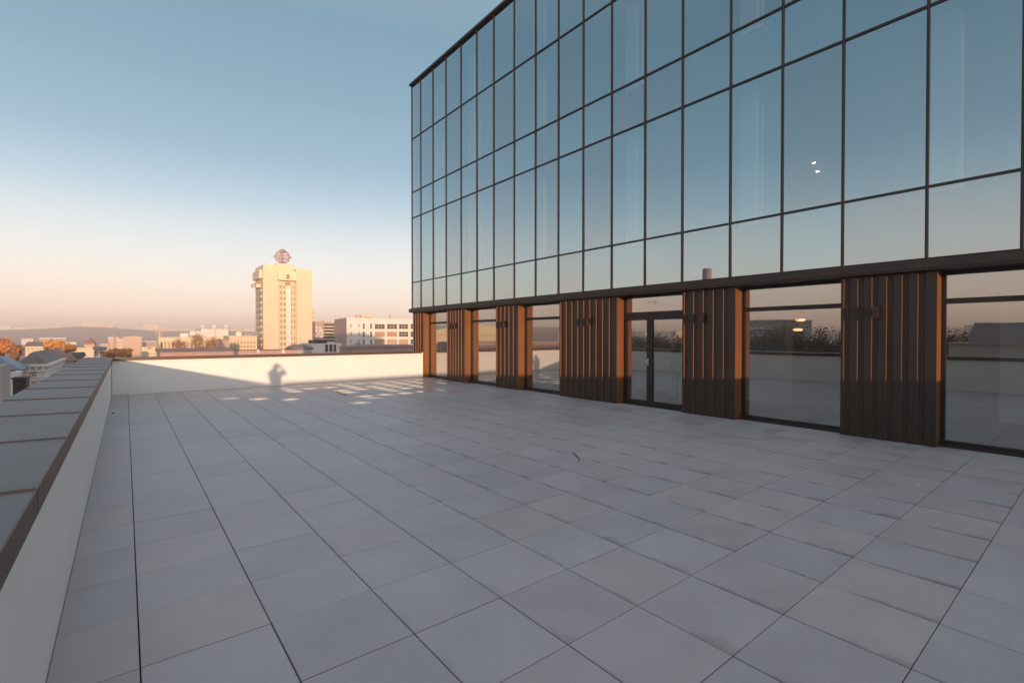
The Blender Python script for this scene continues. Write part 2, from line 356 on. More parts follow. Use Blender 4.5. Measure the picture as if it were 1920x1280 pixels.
for y in (17.3, 14.75, 11.15, 7.62, 4.72, 1.70):
    for z0, z1 in ((3.81, 6.61), (7.53, 9.87), (9.99, 11.89)):
        part(MB().box(9.86, 10.16, y-.17, y+.17, z0, z1), 'column', 'int_white')
# ground floor
WIN = [(17.50, 15.66), (14.45, 12.60), (11.47, 9.66), (7.66, 5.88), (4.72, 2.92), (1.69, -.20)]
XGL = XF+.30
CL = [(18.40, 17.50), (15.66, 14.45), (12.60, 11.47), (9.66, 7.66), (5.88, 4.72), (2.92, 1.69), (-.20, YB-.3)]
ZT = 2.624
def cladding(y1, y0):
    m = MB(); dep = .026; n = max(1, round((y1-y0-.1)/.2)); w = (y1-y0-.07)/n
    pts = [(XF, y1)]
    for k in range(n):
        b = y1-.035-k*w
        pts += [(XF, b-.005), (XF+dep, b-.012), (XF+dep, b-w*.42), (XF, b-w*.42-.012)]
        pts += [(XF, b-w+.001)] if k == n-1 else []
    pts += [(XF, y0)]
    pts += [(XGL+.09, y0), (XGL+.09, y1)]
    m.poly(pts, .0, ZT, 'z')
    return m
for a, b in CL:
    cp = part(cladding(a, b), 'cladding_panel', 'bronze', fix=True)
    cp.data.materials.append(M['bronze_sunlit'])                     # sunlight painted on rib sides: lit orange copy of the bronze
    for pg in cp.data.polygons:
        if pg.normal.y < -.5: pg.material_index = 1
    if b > 0: part(MB().box(XF+.012, XGL-.036, b-.0035, b-.0005, .0, ZT), 'sunlit_jamb_sheet', 'bronze_sunlit')  # thin orange sheet on the sun-facing jamb, coloured as lit bronze
part(MB().box(XF+.02, XGL+.5, YB-.3, 18.38, -.02, -.004), 'threshold_strip', 'soffit')
def window(y1, y0, split=None):
    f = MB(); x0, x1 = XGL-.035, XGL+.03; fw = .055
    yb, yt = y0, y1-.0
    f.box(x0, x1, yb, yt, .005, .085).box(x0, x1, yb, yt, ZT-.06, ZT)
    f.box(x0, x1, yb, yb+fw, .085, ZT-.06).box(x0, x1, yt-fw, yt, .085, ZT-.06)
    f.box(x0+.002, x1-.002, yb+fw, yt-fw, 2.135, 2.215)
    fr = part(f, 'window', 'bronze_dark')
    part(MB().box(XGL-.15, XGL-.036, yb+.002, yt-.002, .0, .04), 'sill', 'bronze_dark', fr)
    part(MB().quad((XGL, yb+fw-.005, .08), (XGL, yt-fw+.005, .08), (XGL, yt-fw+.005, 2.14), (XGL, yb+fw-.005, 2.14)), 'pane', 'glass_g', fr, fix=False)
    part(MB().quad((XGL, yb+fw-.005, 2.21), (XGL, yt-fw+.005, 2.21), (XGL, yt-fw+.005, ZT-.055), (XGL, yb+fw-.005, ZT-.055)), 'pane', 'glass_g', fr, fix=False)
for k, (a, b) in enumerate(WIN):
    if k != 3: window(a, b)
part(MB().box(XF+.001, XGL+.09, YB-.3, 18.38, ZT+.002, ZT+.029), 'soffit', 'soffit')
# double door
y1, y0 = WIN[3]
f = MB(); x0, x1 = XGL-.035, XGL+.03
f.box(x0, x1, y0, y1, ZT-.06, ZT).box(x0, x1, y0, y0+.04, .01, ZT-.06).box(x0, x1, y1-.05, y1, .01, ZT-.06).box(x0+.002, x1-.002, y0+.04, y1-.05, 2.125, 2.225)
door = part(f, 'door', 'bronze_dark'); door['label'] = 'glazed double door with dark frame and round handle'
part(MB().box(XGL-.15, XGL-.036, y0+.002, y1-.002, .0, .03), 'threshold', 'bronze_dark', door)
ym = YX(1220, XGL)
for a, b in ((ym+.004, y1-.052), (y0+.042, ym-.004)):
    lf = MB(); X0, X1 = XGL-.045, XGL+.02
    lf.box(X0, X1, a, b, .02, .125).box(X0, X1, a, b, 2.03, 2.12)
    if a > ym: lf.box(X0, X1, a, a+.075, .125, 2.03).box(X0, X1, b-.04, b, .125, 2.03); pa, pb = a+.07, b-.035
    else: lf.box(X0, X1, a, a+.04, .125, 2.03).box(X0, X1, b-.075, b, .125, 2.03); pa, pb = a+.035, b-.07
    leaf = part(lf, 'door_leaf', 'bronze_dark', door)
    part(MB().quad((XGL-.01, pa, .12), (XGL-.01, pb, .12), (XGL-.01, pb, 2.035), (XGL-.01, pa, 2.035)), 'pane', 'glass_g', door, fix=False)
part(MB().quad((XGL, y0+.035, 2.22), (XGL, y1-.045, 2.22), (XGL, y1-.045, ZT-.055), (XGL, y0+.035, ZT-.055)), 'pane', 'glass_g', door, fix=False)
hm = MB()
hm.tube((XGL-.046, ym+.045, 1.05), (XGL-.10, ym+.045, 1.05), .014, k=12).tube((XGL-.10, ym+.045, 1.05), (XGL-.125, ym+.045, 1.05), .030, .026, k=16).box(XGL-.049, XGL-.0455, ym+.025, ym+.065, .97, 1.12)
part(hm, 'handle', 'steel', door)
mk = MB(); pp = []
for k in range(13):
    a = math.pi*2*k/12; pp.append((XGL-.014, 6.78+.045*math.sin(a)*(1.0), 2.44+.032*math.cos(a)+(-.012 if k in (0, 12) else 0)))
for p, q in zip(pp[:-1], pp[1:]): mk.tube(p, q, .004, k=4)
mk.tube((XGL-.014, 6.90, 2.475), (XGL-.014, 6.885, 2.43), .004, k=4).tube((XGL-.014, 6.955, 2.47), (XGL-.014, 6.95, 2.415), .003, k=4).tube((XGL-.014, 6.95, 2.455), (XGL-.014, 6.915, 2.475), .003, k=4)
part(mk, 'sticker', mat('sticker', (.18, .17, .15), .5), door)
# ground floor interior
part(MB().box(XGL+.10, 34.5, YB-.3, 18.36, -.05, -.001), 'interior_floor', 'int_floor')
part(MB().box(XGL+.10, 34.5, YB-.3, 18.36, 2.70, 2.82), 'ceiling', 'int_wall')
part(MB().box(12.70, 12.86, 4.97, 9.6, 0, 2.69).box(12.861, 16, 4.97, 5.13, 0, 2.69), 'partition_wall', 'int_wall')
part(MB().box(16.2, 16.4, -4.2, 18.30, 0, 2.69), 'partition_wall', 'int_wall')
part(MB().box(XGL+.10, 34.0, 18.30, 18.36, 0, 2.69), 'end_wall', 'int_wall')
for xa, ya, w in ((12.4, 12.4, .5), (13.2, 1.2, .5)):
    part(MB().box(xa-w*.35, xa+w*.35, ya-w*.45, ya+w*.45, 0, 2.69), 'column', 'int_white')

# wall lamps
def wall_lamp(y, z, label, w=.075):
    t = thing('wall_lamp', label, 'lamp', (XF, y, z-.1), 'wall lamps on the bronze cladding')
    MB().box(XF-.020, XF-.001, y-.035, y+.035, z-.06, z+.06).build('back_plate', M['bronze_dark'], t)
    MB().box(XF-.105, XF-.021, y-w/2, y+w/2, z-.10, z+.10).build('lamp_body', M['bronze'], t, bevel=.004)
    MB().box(XF-.095, XF-.040, y-w/2+.02, y+w/2-.02, z-.106, z-.101).box(XF-.095, XF-.040, y-w/2+.02, y+w/2-.02, z+.101, z+.106).build('lens', M['bronze_dark'], t)
wall_lamp(15.0, 2.03, 'small square wall lamp on the narrow bronze panel nearest the far parapet')
wall_lamp(12.1, 2.03, 'small wall lamp on the bronze panel left of the third window from the far end')
wall_lamp(8.56, 2.03, 'small box wall lamp on the wide bronze panel left of the glass door')
wall_lamp(5.40, 2.03, 'box wall lamp on the bronze panel right of the glass door')
wall_lamp(2.42, 2.03, 'box wall lamp on the bronze panel between the two largest windows')

# lamps inside; the warm drums are added for blurred warm spots in the window
em = emit('lamp_white', (1, .97, .9), 14); emw = emit('warm_glow', (1, .62, .32), 1.6)
for (px, py, X, lab) in ((1524, 306, 14.2, 'upper small round ceiling lamp seen through the curtain wall'), (1531, 322, 14.0, 'lower small round ceiling lamp seen through the curtain wall')):
    y = YX(px, X); z = ZX(px, py, X)
    t = thing('ceiling_lamp', lab, 'lamp', (X, y, z), 'round ceiling lamps behind the curtain wall')
    MB().lathe([(.001, z-.01), (.035, z-.01), (.04, z)], X, y, 16).build('diffuser', em, t)
    MB().lathe([(.045, z+.001), (.045, z+.05), (.02, z+.06), (.012, 6.61)], X, y, 16).build('housing', M['int_white'], t)
for (px, py, X, lab) in ((1501, 600, 11.7, 'upper glowing drum added for a warm spot behind the large window'), (1496, 618, 11.2, 'lower glowing drum added for a warm spot behind the large window')):
    y = YX(px, X); z = ZX(px, py, X)
    t = thing('glow_drum', lab, 'lamp', (X, y, z), 'added warm glowing drums behind the large window')
    MB().lathe([(.001, z-.025), (.06, z-.028), (.105, z), (.06, z+.028), (.001, z+.03)], X, y, 20).build('glow_body', emw, t, smooth=True)
    MB().tube((X, y, z+.052), (X, y, 2.69), .006).build('cord', M['int_dark'], t)

# ------------------------------------------------------------------ small litter on the terrace
def twig(label, pts, r, mt):
    m = MB()
    for k, (p, q) in enumerate(zip(pts[:-1], pts[1:])): m.tube(p, q, r*(1-.12*k), r*(1-.12*(k+1)), k=6)
    tag(m.build('twig', mt, smooth=True), label, 'twig', 'thin bits of litter on the tiles')
M['twig'] = mat('dry_twig', (.03, .02, .018), .8); M['twig_pale'] = mat('pale_straw', (.45, .42, .38), .8)
twig('thin dark curved twig lying on the tiles in the middle of the terrace', [(4.93, 4.80, .012), (4.86, 4.70, .02), (4.77, 4.55, .014), (4.71, 4.46, .012), (4.63, 4.41, .007)], .0065, M['twig'])
twig('thin dark twig standing up a little among the bright patches far down the terrace', [(4.55, 13.5, .13), (4.62, 13.45, .075), (4.70, 13.38, .03), (4.80, 13.3, .008)], .010, M['twig'])
twig('pale crooked straw lying on the tiles beyond the middle of the terrace', [(4.45, 8.66, .03), (4.50, 8.58, .012), (4.56, 8.56, .02), (4.54, 8.44, .008)], .008, M['twig_pale'])
twig('tiny white chip on the tiles in front of the large windows', [(6.83, 1.36, .004), (6.85, 1.375, .006), (6.86, 1.38, .004)], .006, M['int_white'])
twig('small dark crumb beside the left parapet far down the terrace', [(-.235, 13.40, .005), (-.215, 13.41, .012), (-.20, 13.42, .006)], .012, M['twig'])

# ------------------------------------------------------------------ people
def skin_obj(name, nodes, edges, m, parent, root, levels=2):
    idx = {k: i for i, k in enumerate(nodes)}
    me = bpy.data.meshes.new(name); me.from_pydata([v[0] for v in nodes.values()], [(idx[a], idx[b]) for a, b in edges], [])
    me.materials.append(m); o = bpy.data.objects.new(name, me); col.objects.link(o); o.parent = parent
    s = o.modifiers.new('skin', 'SKIN'); s.use_smooth_shade = True
    for i, v in enumerate(nodes.values()):
        r = v[1]; d_ = me.skin_vertices[0].data[i]
        d_.radius = (r, r) if not isinstance(r, tuple) else r
        d_.use_root = (i == idx[root])
    u = o.modifiers.new('sub', 'SUBSURF'); u.levels = levels; u.render_levels = levels
    return o
M['skin'] = mat('skin', (.55, .33, .24), .55); M['hair'] = mat('hair', (.03, .02, .015), .7)
M['coat'] = mat('dark_coat', (.022, .020, .022), .85); M['trouser'] = mat('dark_trousers', (.03, .035, .05), .85); M['shoe'] = mat('shoes', (.02, .02, .02), .5)
def person(label, loc, rz, elbows, wrists, fdir, longhair=False, coat_len=.88, group=None):
    t = thing('person', label, 'person', loc, group, rz)
    N = {'pelvis': ((0, 0, .96), .105), 'waist': ((0, 0, 1.10), .095), 'chest': ((0, .0, 1.30), .11), 'collar': ((0, -.01, 1.43), .06), 'neck': ((0, -.01, 1.50), .052),
         'jaw': ((0, .02, 1.575), .062), 'head': ((0, .005, 1.655), .083), 'crown': ((0, -.01, 1.715), .070),
         'nose': ((0, .10, 1.615), .012), 'chin': ((0, .085, 1.56), .022), 'brow': ((0, .075, 1.665), .035)}
    Ed = [('pelvis', 'waist'), ('waist', 'chest'), ('chest', 'collar'), ('collar', 'neck'), ('neck', 'jaw'), ('jaw', 'head'), ('head', 'crown'), ('jaw', 'chin'), ('head', 'brow'), ('head', 'nose')]
    for s, k in ((-1, 'l'), (1, 'r')):
        e = Vector(elbows[0 if s < 0 else 1]); w = Vector(wrists[0 if s < 0 else 1]); fd = Vector(fdir[0 if s < 0 else 1]).normalized()
        N['sh'+k] = ((s*.16, -.01, 1.405), .042); N['el'+k] = (tuple(e), .032); N['wr'+k] = (tuple(w), .026)
        pm = w+fd*.05; N['pm'+k] = (tuple(pm), .032); Ed += [('chest', 'sh'+k), ('sh'+k, 'el'+k), ('el'+k, 'wr'+k), ('wr'+k, 'pm'+k)]
        sidev = fd.cross(Vector((0, 0, 1)))
        if sidev.length < .2: sidev = Vector((0, 1, 0))
        sidev.normalize(); curl = Vector((-s, 0, 0))
        for q, (off, ln) in enumerate(((-.030, .075), (-.010, .085), (.010, .08), (.030, .062))):
            a = pm+fd*.045+sidev*off; b = a+fd*ln*.5+curl*.01; c = b+fd*ln*.32+curl*.028
            for nm, p, r in (('a', a, .0105), ('b', b, .0095), ('c', c, .008)): N['f%s%d%s' % (nm, q, k)] = (tuple(p), r)
            Ed += [('pm'+k, 'fa%d%s' % (q, k)), ('fa%d%s' % (q, k), 'fb%d%s' % (q, k)), ('fb%d%s' % (q, k), 'fc%d%s' % (q, k))]
        ta = pm-fd*.01-sidev*.042; tb_ = ta+fd*.035-sidev*.012+curl*.02
        N['ta'+k] = (tuple(ta), .012); N['tb'+k] = (tuple(tb_), .0095); Ed += [('pm'+k, 'ta'+k), ('ta'+k, 'tb'+k)]
        N['ear'+k] = ((s*.088, .0, 1.63), .014); Ed.append(('head', 'ear'+k))
        N['hip'+k] = ((s*.09, 0, .88), .075); N['kn'+k] = ((s*.115, .015, .49), .045); N['an'+k] = ((s*.125, -.01, .09), .03); N['toe'+k] = ((s*.145, .14, .04), .03)
        Ed += [('pelvis', 'hip'+k), ('hip'+k, 'kn'+k), ('kn'+k, 'an'+k), ('an'+k, 'toe'+k)]
    skin_obj('body', N, Ed, M['skin'], t, 'pelvis')
    J = {'hem': ((0, 0, coat_len), (.18, .14)), 'pelvis': ((0, 0, 1.10), (.165, .135)), 'chest': ((0, 0, 1.33), (.165, .135)), 'nk': ((0, -.012, 1.49), .070)}
    JE = [('hem', 'pelvis'), ('pelvis', 'chest'), ('chest', 'nk')]
    for s, k in ((-1, 'l'), (1, 'r')):
        e = Vector(elbows[0 if s < 0 else 1]); w = Vector(wrists[0 if s < 0 else 1])
        J['s'+k] = ((s*.185, -.01, 1.40), .075); J['e'+k] = (tuple(e), .066); J['w'+k] = (tuple(w.lerp(e, .04)), .046); JE += [('chest', 's'+k), ('s'+k, 'e'+k), ('e'+k, 'w'+k)]
    skin_obj('jacket', J, JE, M['coat'], t, 'pelvis')
    T = {'p': ((0, 0, .95), (.15, .125))}; TE = []
    for s, k in ((-1, 'l'), (1, 'r')):
        T['h'+k] = ((s*.09, 0, .86), .112); T['k'+k] = ((s*.115, .015, .49), .082); T['a'+k] = ((s*.125, -.005, .065), .064); TE += [('p', 'h'+k), ('h'+k, 'k'+k), ('k'+k, 'a'+k)]
        skin_obj('shoe', {'h': ((s*.125, -.05, .045), .045), 'm': ((s*.135, .05, .045), .048), 't': ((s*.15, .16, .035), .036)}, [('h', 'm'), ('m', 't')], M['shoe'], t, 'h')
    skin_obj('trousers', T, TE, M['trouser'], t, 'p')
    H = {'a': ((0, -.03, 1.70), .092), 'b': ((0, -.055, 1.64), .080), 'c': ((0, -.05, 1.57 if not longhair else 1.50), .055 if not longhair else .085)}
    skin_obj('hair', H, [('a', 'b'), ('b', 'c')], M['hair'], t, 'a')
    return t
fw = Vector((math.sin(YAW), math.cos(YAW)))
PL = -fw*.30
person('person in a dark jacket on the terrace holding a camera up with elbows out', (PL.x, PL.y, .001), -YAW,
       [(-.28, .10, 1.37), (.28, .10, 1.37)], [(-.125, .15, 1.56), (.125, .15, 1.56)], [(.75, .3, .5), (-.75, .3, .5)])
ct = thing('camera', 'black camera held up by the person at the viewpoint', 'camera', (PL.x, PL.y, .001), None, -YAW)
cb = MB().box(-.07, .07, .125, .185, 1.60, 1.69).box(-.025, .025, .13, .18, 1.6905, 1.715).box(-.0699, -.04, .1855, .2, 1.605, 1.685).build('camera_body', M['shoe'], ct, bevel=.006)
MB().tube((0, .186, 1.645), (0, .245, 1.645), .036, .040, k=20).build('lens', M['bronze_dark'], ct)
M['coat'] = mat('umber_coat', (.13, .125, .125), .85); M['trouser'] = mat('umber_trousers', (.14, .14, .15), .85)
person('person in a dark coat standing inside behind the right leaf of the glass door', (11.15, 7.16, .0), R(32),
       [(-.27, .02, 1.13), (.27, .02, 1.13)], [(-.10, .30, 1.06), (.10, .30, 1.06)], [(.5, .8, .0), (-.5, .8, .0)], longhair=True, coat_len=.78)

# ------------------------------------------------------------------ the city
M['pink'] = mat('pink_plaster', (.62, .44, .36), .9, var=.06, vscale=.3); M['cream'] = mat('cream_plaster', (.66, .56, .40), .9, var=.05, vscale=.3)
M['ochre'] = mat('ochre_stone', (.72, .59, .42), .9, var=.05, vscale=.15); M['ochre2'] = mat('pale_stone', (.70, .62, .45), .9, var=.04, vscale=.2)
M['white'] = mat('white_plaster', (.72, .70, .66), .9, var=.05, vscale=.3); M['greywall'] = mat('grey_plaster', (.42, .40, .38), .9, var=.1, vscale=.3)
M['mauve'] = mat('mauve_plaster', (.46, .33, .30), .9, var=.1, vscale=.3)
M['rust'] = mat('rusty_roof', (.30, .17, .14), .8, var=.25, vscale=.5); M['roofgrey'] = mat('grey_brown_roof', (.19, .155, .15), .8, var=.25, vscale=.4)
M['roofblue'] = mat('blue_grey_metal_roof', (.16, .19, .24), .45, .4, var=.25, vscale=.25); M['dark'] = mat('dark_cladding', (.025, .028, .028), .6)
M['bwin'] = mat('far_window', (.05, .05, .055), .18, spec=.7); M['bwin_o'] = mat('far_window_blind', (.45, .27, .17), .5); M['frame_w'] = mat('white_frame', (.6, .58, .54), .6)
M['slot'] = mat('slot_window', (.36, .25, .15), .4)

def ring_height(az):
    return 34+5*math.sin(az*3.1+.5)+3*math.sin(az*7.3+1)+1.2*math.sin(az*23)+ (26*math.exp(-((az+.72)/.10)**2))
# ground sheet: flat town, then rising to a long ridge about 3 km away
g = MB(); rads = [0, 60, 150, 400, 900, 1500, 1900, 2200, 2450, 2700, 2900, 3000, 3100, 3400, 4000, 5200]; SEG = 220
def gz(r, az):
    if r <= 1500: return GZ
    h = ring_height(az) if abs(az) > .35 else 27+19*math.exp(-((az+.045)/.055)**2)+1.0*math.sin(az*90)
    if r <= 3000:
        k = (r-1500)/1500; k = k*k*(3-2*k); return GZ+(h-GZ)*k + (2.5*math.sin(az*41+r*.01)*k*(1-k)*3)
    return h-(r-3000)*.02
g.v.append((0, 0, GZ))
for r in rads[1:]:
    for k in range(SEG):
        a = 2*math.pi*k/SEG; g.v.append((r*math.sin(a), r*math.cos(a), gz(r, (a+math.pi) % (2*math.pi)-math.pi)))
for k in range(SEG): g.f.append((0, 1+(k+1) % SEG, 1+k))
for q in range(len(rads)-2):
    for k in range(SEG):
        kk = (k+1) % SEG; g.f.append((1+q*SEG+k, 1+q*SEG+kk, 1+(q+1)*SEG+kk, 1+(q+1)*SEG+k))
tag(g.build('ground', mat('town_ground', (.46, .27, .24), .95, var=.25, vscale=.006, c2=(.32, .20, .18)), fix=True), kind='structure')

win_cache = {}
def fwin(parent, X, Y, Z, w, h, face='y', style='bwin', mull=0, trans=0, frame='frame_w', fr=.08, name='window'):
    """window part: frame ring with pane; face 'y' looks towards -Y, 'x' towards +X (right side) or '-x'"""
    key = (round(w, 2), round(h, 2), face, style, mull, trans, frame, fr)
    if key not in win_cache:
        f = MB(); p = MB()
        def bx(m, a0, a1, z0, z1, d0, d1):
            if face == 'y': m.box(a0, a1, -d1, -d0, z0, z1)
            elif face == 'x': m.box(d0, d1, a0, a1, z0, z1)
            else: m.box(-d1, -d0, a0, a1, z0, z1)
        bx(p, -w/2, w/2, -h/2, h/2, -.02, .03)
        if fr:
            bx(f, -w/2-fr, w/2+fr, h/2, h/2+fr, -.02, .09); bx(f, -w/2-fr, w/2+fr, -h/2-fr, -h/2, -.02, .11)
            bx(f, -w/2-fr, -w/2, -h/2, h/2, -.02, .09); bx(f, w/2, w/2+fr, -h/2, h/2, -.02, .09)
            for q in range(mull): a = -w/2+w*(q+1)/(mull+1); bx(f, a-fr*.5, a+fr*.5, -h/2, h/2, .031, .07)
            for q in range(trans): z = -h/2+h*(q+1)/(trans+1); bx(f, -w/2, w/2, z-fr*.4, z+fr*.4, .0312, .065)
        win_cache[key] = (p, f)
        pm_ = bpy.data.meshes.new('pane'); pm_.from_pydata(p.v, [], p.f); pm_.materials.append(M[style])
        if fr: fm = bpy.data.meshes.new('window'); fm.from_pydata(f.v, [], f.f); fm.materials.append(M[frame])
        else: fm = None
        win_cache[key] = (pm_, fm)
    pm_, fm = win_cache[key]
    o = bpy.data.objects.new(name, fm or pm_); col.objects.link(o); o.parent = parent; o.location = Vector((X, Y, Z))-parent.location
    if fm: q = bpy.data.objects.new('pane', pm_); col.objects.link(q); q.parent = o
    return o
class Bld:
    def __init__(s, name, label, px0, px1, ytop, Yf, dep, m, cat='building', group=None, z0=GZ, base=None):
        s.Y = Yf; s.X0 = XY(px0, Yf); s.X1 = XY(px1, Yf); s.z1 = ZY((px0+px1)/2, ytop, Yf); s.z0 = z0 if base is None else ZY(px0, base, Yf); s.dep = dep
        s.r = thing(name, label, cat, ((s.X0+s.X1)/2, Yf+dep/2, s.z0), group)
        MB().box(s.X0, s.X1, Yf, Yf+dep, s.z0, s.z1).build('wall', M[m], s.r)
    def box(s, name, m, px0, px1, ya, yb, out=0.0, inn=None, par=None):
        """box on the front face given in photo pixels, standing out by `out` metres and reaching back `inn`"""
        Yq = s.Y-out
        b = MB().box(XY(px0, Yq), XY(px1, Yq), Yq, (s.Y-.002 if inn is None else s.Y+inn), ZY((px0+px1)/2, yb, Yq), ZY((px0+px1)/2, ya, Yq))
        return b.build(name, M[m] if isinstance(m, str) else m, par or s.r)
    def roofbox(s, name, m, px0, px1, ytop, back, dep):
        Yq = s.Y+back
        return MB().box(XY(px0, Yq), XY(px1, Yq), Yq, Yq+dep, s.z1+.003, ZY((px0+px1)/2, ytop, Yq)).build(name, M[m], s.r)
    def edge(s, m='frame_w', h=.35, o=.15):
        z = s.z1+.002
        MB().box(s.X0-o, s.X1+o, s.Y-o, s.Y+.3, z, z+h).box(s.X0-o, s.X0+.3, s.Y+.301, s.Y+s.dep+o, z, z+h).box(s.X1-.3, s.X1+o, s.Y+.301, s.Y+s.dep+o, z, z+h).build('roof_edge', M[m], s.r)
    def win(s, pxa, pxb, ya, yb, **k):
        c = (pxa+pxb)/2; w = XY(pxb, s.Y)-XY(pxa, s.Y); h = ZY(c, ya, s.Y)-ZY(c, yb, s.Y)
        return fwin(s.r, XY(c, s.Y), s.Y-.001, ZY(c, (ya+yb)/2, s.Y), w, h, **k)
    def gable(s, m, rise, over=.4, axis='x'):
        z = s.z1+.01; x0, x1, y0, y1 = s.X0-over, s.X1+over, s.Y-over, s.Y+s.dep+over
        mb = MB()
        if axis == 'x': mb.poly([(y0, z), (y1, z), ((y0+y1)/2, z+rise)], x0, x1, 'x')
        else: mb.poly([(x0, z), (x1, z), ((x0+x1)/2, z+rise)], y0, y1, 'y')
        return mb.build('roof', M[m], s.r)
    def hip(s, m, rise, over=.5, ins=None):
        z = s.z1+.01; x0, x1, y0, y1 = s.X0-over, s.X1+over, s.Y-over, s.Y+s.dep+over
        w = min(x1-x0, y1-y0)/2*.95; mb = MB(); zz = z+rise
        a = [(x0, y0, z), (x1, y0, z), (x1, y1, z), (x0, y1, z)]; b = [(x0+w, y0+w, zz), (x1-w, y0+w, zz), (x1-w, y1-w, zz), (x0+w, y1-w, zz)]
        mb.quad(*a[::-1]); mb.quad(*b)
        for i in range(4): j = (i+1) % 4; mb.quad(a[i], a[j], b[j], b[i])
        return mb.build('roof', M[m], s.r)

# --- the stone tower with the lattice globe
T = Bld('tower_block', 'tall golden stone tower with a central window slot and an open globe on its roof', 494, 523, 497.5, 290, 1, 'ochre')
T.r.children[0].name = 'side_wing'
Yb = None; XL = T.X0
Yb = XL/(ray(478, 630)[0]/ray(478, 630)[1])
dep = min(Yb-290, 45)
bpy.data.objects.remove(T.r.children[0], do_unlink=True)
MB().box(XL, XY(523, 290), 290, 290+dep-2, GZ, ZY(508, 497, 290)).build('side_wing', M['ochre'], T.r)
MB().box(XY(556, 290), XY(585.5, 290), 290, 290+dep*.6, GZ, ZY(570, 504.5, 290)).build('side_wing', M['ochre'], T.r)
MB().box(XY(523, 290)+.002, XY(556, 290)-.002, 292.5, 290+dep*.7, GZ, ZY(540, 512, 292.5)).build('central_slot', M['ochre2'], T.r)
T.box('window_bay_head', 'ochre2', 522, 557, 508.5, 525.5, 1.6, 2.4)
MB().box(XY(519, 294), XY(553, 294), 294, 306, ZY(530, 509, 294), ZY(535, 494.5, 294)).build('roof_house', M['ochre'], T.r)
MB().box(XL+3, XY(519, 300)-.1, 297, 310, ZY(508, 497, 290)+.01, ZY(510, 495, 297)).build('roof_house', M['ochre'], T.r)
for px in (524.6, 530.2, 548.8, 554.4):
    MB().box(XY(px-1.0, 291.6), XY(px+1.0, 291.6), 291.6, 292.498, GZ, ZY(px, 531, 291.6)).build('pilaster', M['ochre'], T.r)
MB().poly([(XY(536.5, 291.2), GZ), (XY(545.5, 291.2), GZ), (XY(545.5, 291.2), ZY(541, 540, 291.2)), (XY(541, 291.2), ZY(541, 536, 291.2)), (XY(536.5, 291.2), ZY(541, 540, 291.2))], 291.2, 292.497, 'y').build('central_fin', M['white'], T.r)
T.box('recess_panel', mat('tower_recess', (.42, .27, .12), .9), 535.5, 545, 529, 535, -2.2, 2.45)
for y in (515.2, 519.6):
    m = MB(); Yq = 290-1.63
    m.box(XY(537.5, Yq), XY(543.5, Yq), Yq-.05, Yq+.02, ZY(540, y+3.0, Yq), ZY(540, y, Yq)).build('window', mat('tower_opening', (.22, .08, .02), .6), T.r)
n = 17; zt = ZY(540, 535, 292.4); step = 3.2
for c, px in enumerate((527.4, 533.4, 547.6, 552.2)):
    for k in range(n):
        if c == 3 and k in (8, 13): continue
        fwin(T.r, XY(px, 292.4), 292.497, zt-k*step-1.0, 1.0, 1.7, style='slot', fr=0)
# left face: stacked loggias
for k in range(15):
    z = ZY(494, 545, 290)-k*3.3
    MB().box(XL-.5, XL-.002, 293.5, 290+dep-5, z-.15, z+.95).build('balcony', M['ochre2'], T.r)
    MB().box(XL-.06, XL-.001, 294, 290+dep-5.5, z+1.0, z+2.6).build('balcony_window', M['slot'], T.r)
MB().box(XL-1.6, XL-.003, 292, 290+dep-3, ZY(486, 524, 300), ZY(486, 509, 300)).build('top_gallery', M['ochre'], T.r)
for k in range(2):
    y = 296+k*8
    MB().poly([(y, ZY(486, 540, 300)), (y+6, ZY(486, 536, 300)), (y+6, ZY(486, 530, 300)), (y, ZY(486, 534, 300))], XL-2.2, XL-.004, 'x').build('gallery_bracket', M['ochre2'], T.r)
# globe of rings on a mast
gx, gy = XY(530.8, 300), 300; gz0 = ZY(531, 494.5, 300); gc = ZY(531, 482, 300); rad = 4.3
mm = mat('globe_metal', (.42, .18, .09), .6)
gl_ = MB().tube((gx, gy, gz0), (gx, gy, ZY(531, 465, 300)), .35, .10, k=8)
gl_.build('mast', mm, T.r)
gm = MB()
gs = 1.02
def grad(zo): return .5*(rad*(1-abs(zo)/4.6)+.4)+.5*math.sqrt(max(rad**2-zo*zo, .2))
for k in range(-4, 5):
    zz = gc+k*gs; rr = grad(k*gs)*(.84 if k % 2 else 1.05)
    for q in range(14):
        a, b = 2*math.pi*q/14, 2*math.pi*(q+1)/14
        gm.tube((gx+rr*math.cos(a), gy+rr*math.sin(a), zz), (gx+rr*math.cos(b), gy+rr*math.sin(b), zz), .15, k=5, cap=False)
    a = .9*k; gm.tube((gx-rr*math.cos(a), gy-rr*math.sin(a), zz), (gx+rr*math.cos(a), gy+rr*math.sin(a), zz), .12, k=4)
for q in range(5):
    a = 2*math.pi*q/5+.5
    for k in range(-4, 4):
        r0 = grad(k*gs); r1 = grad((k+1)*gs)
        gm.tube((gx+r0*math.cos(a), gy+r0*math.sin(a), gc+k*gs), (gx+r1*math.cos(a), gy+r1*math.sin(a), gc+(k+1)*gs), .13, k=4, cap=False)
gm.build('lattice_globe', mm, T.r)

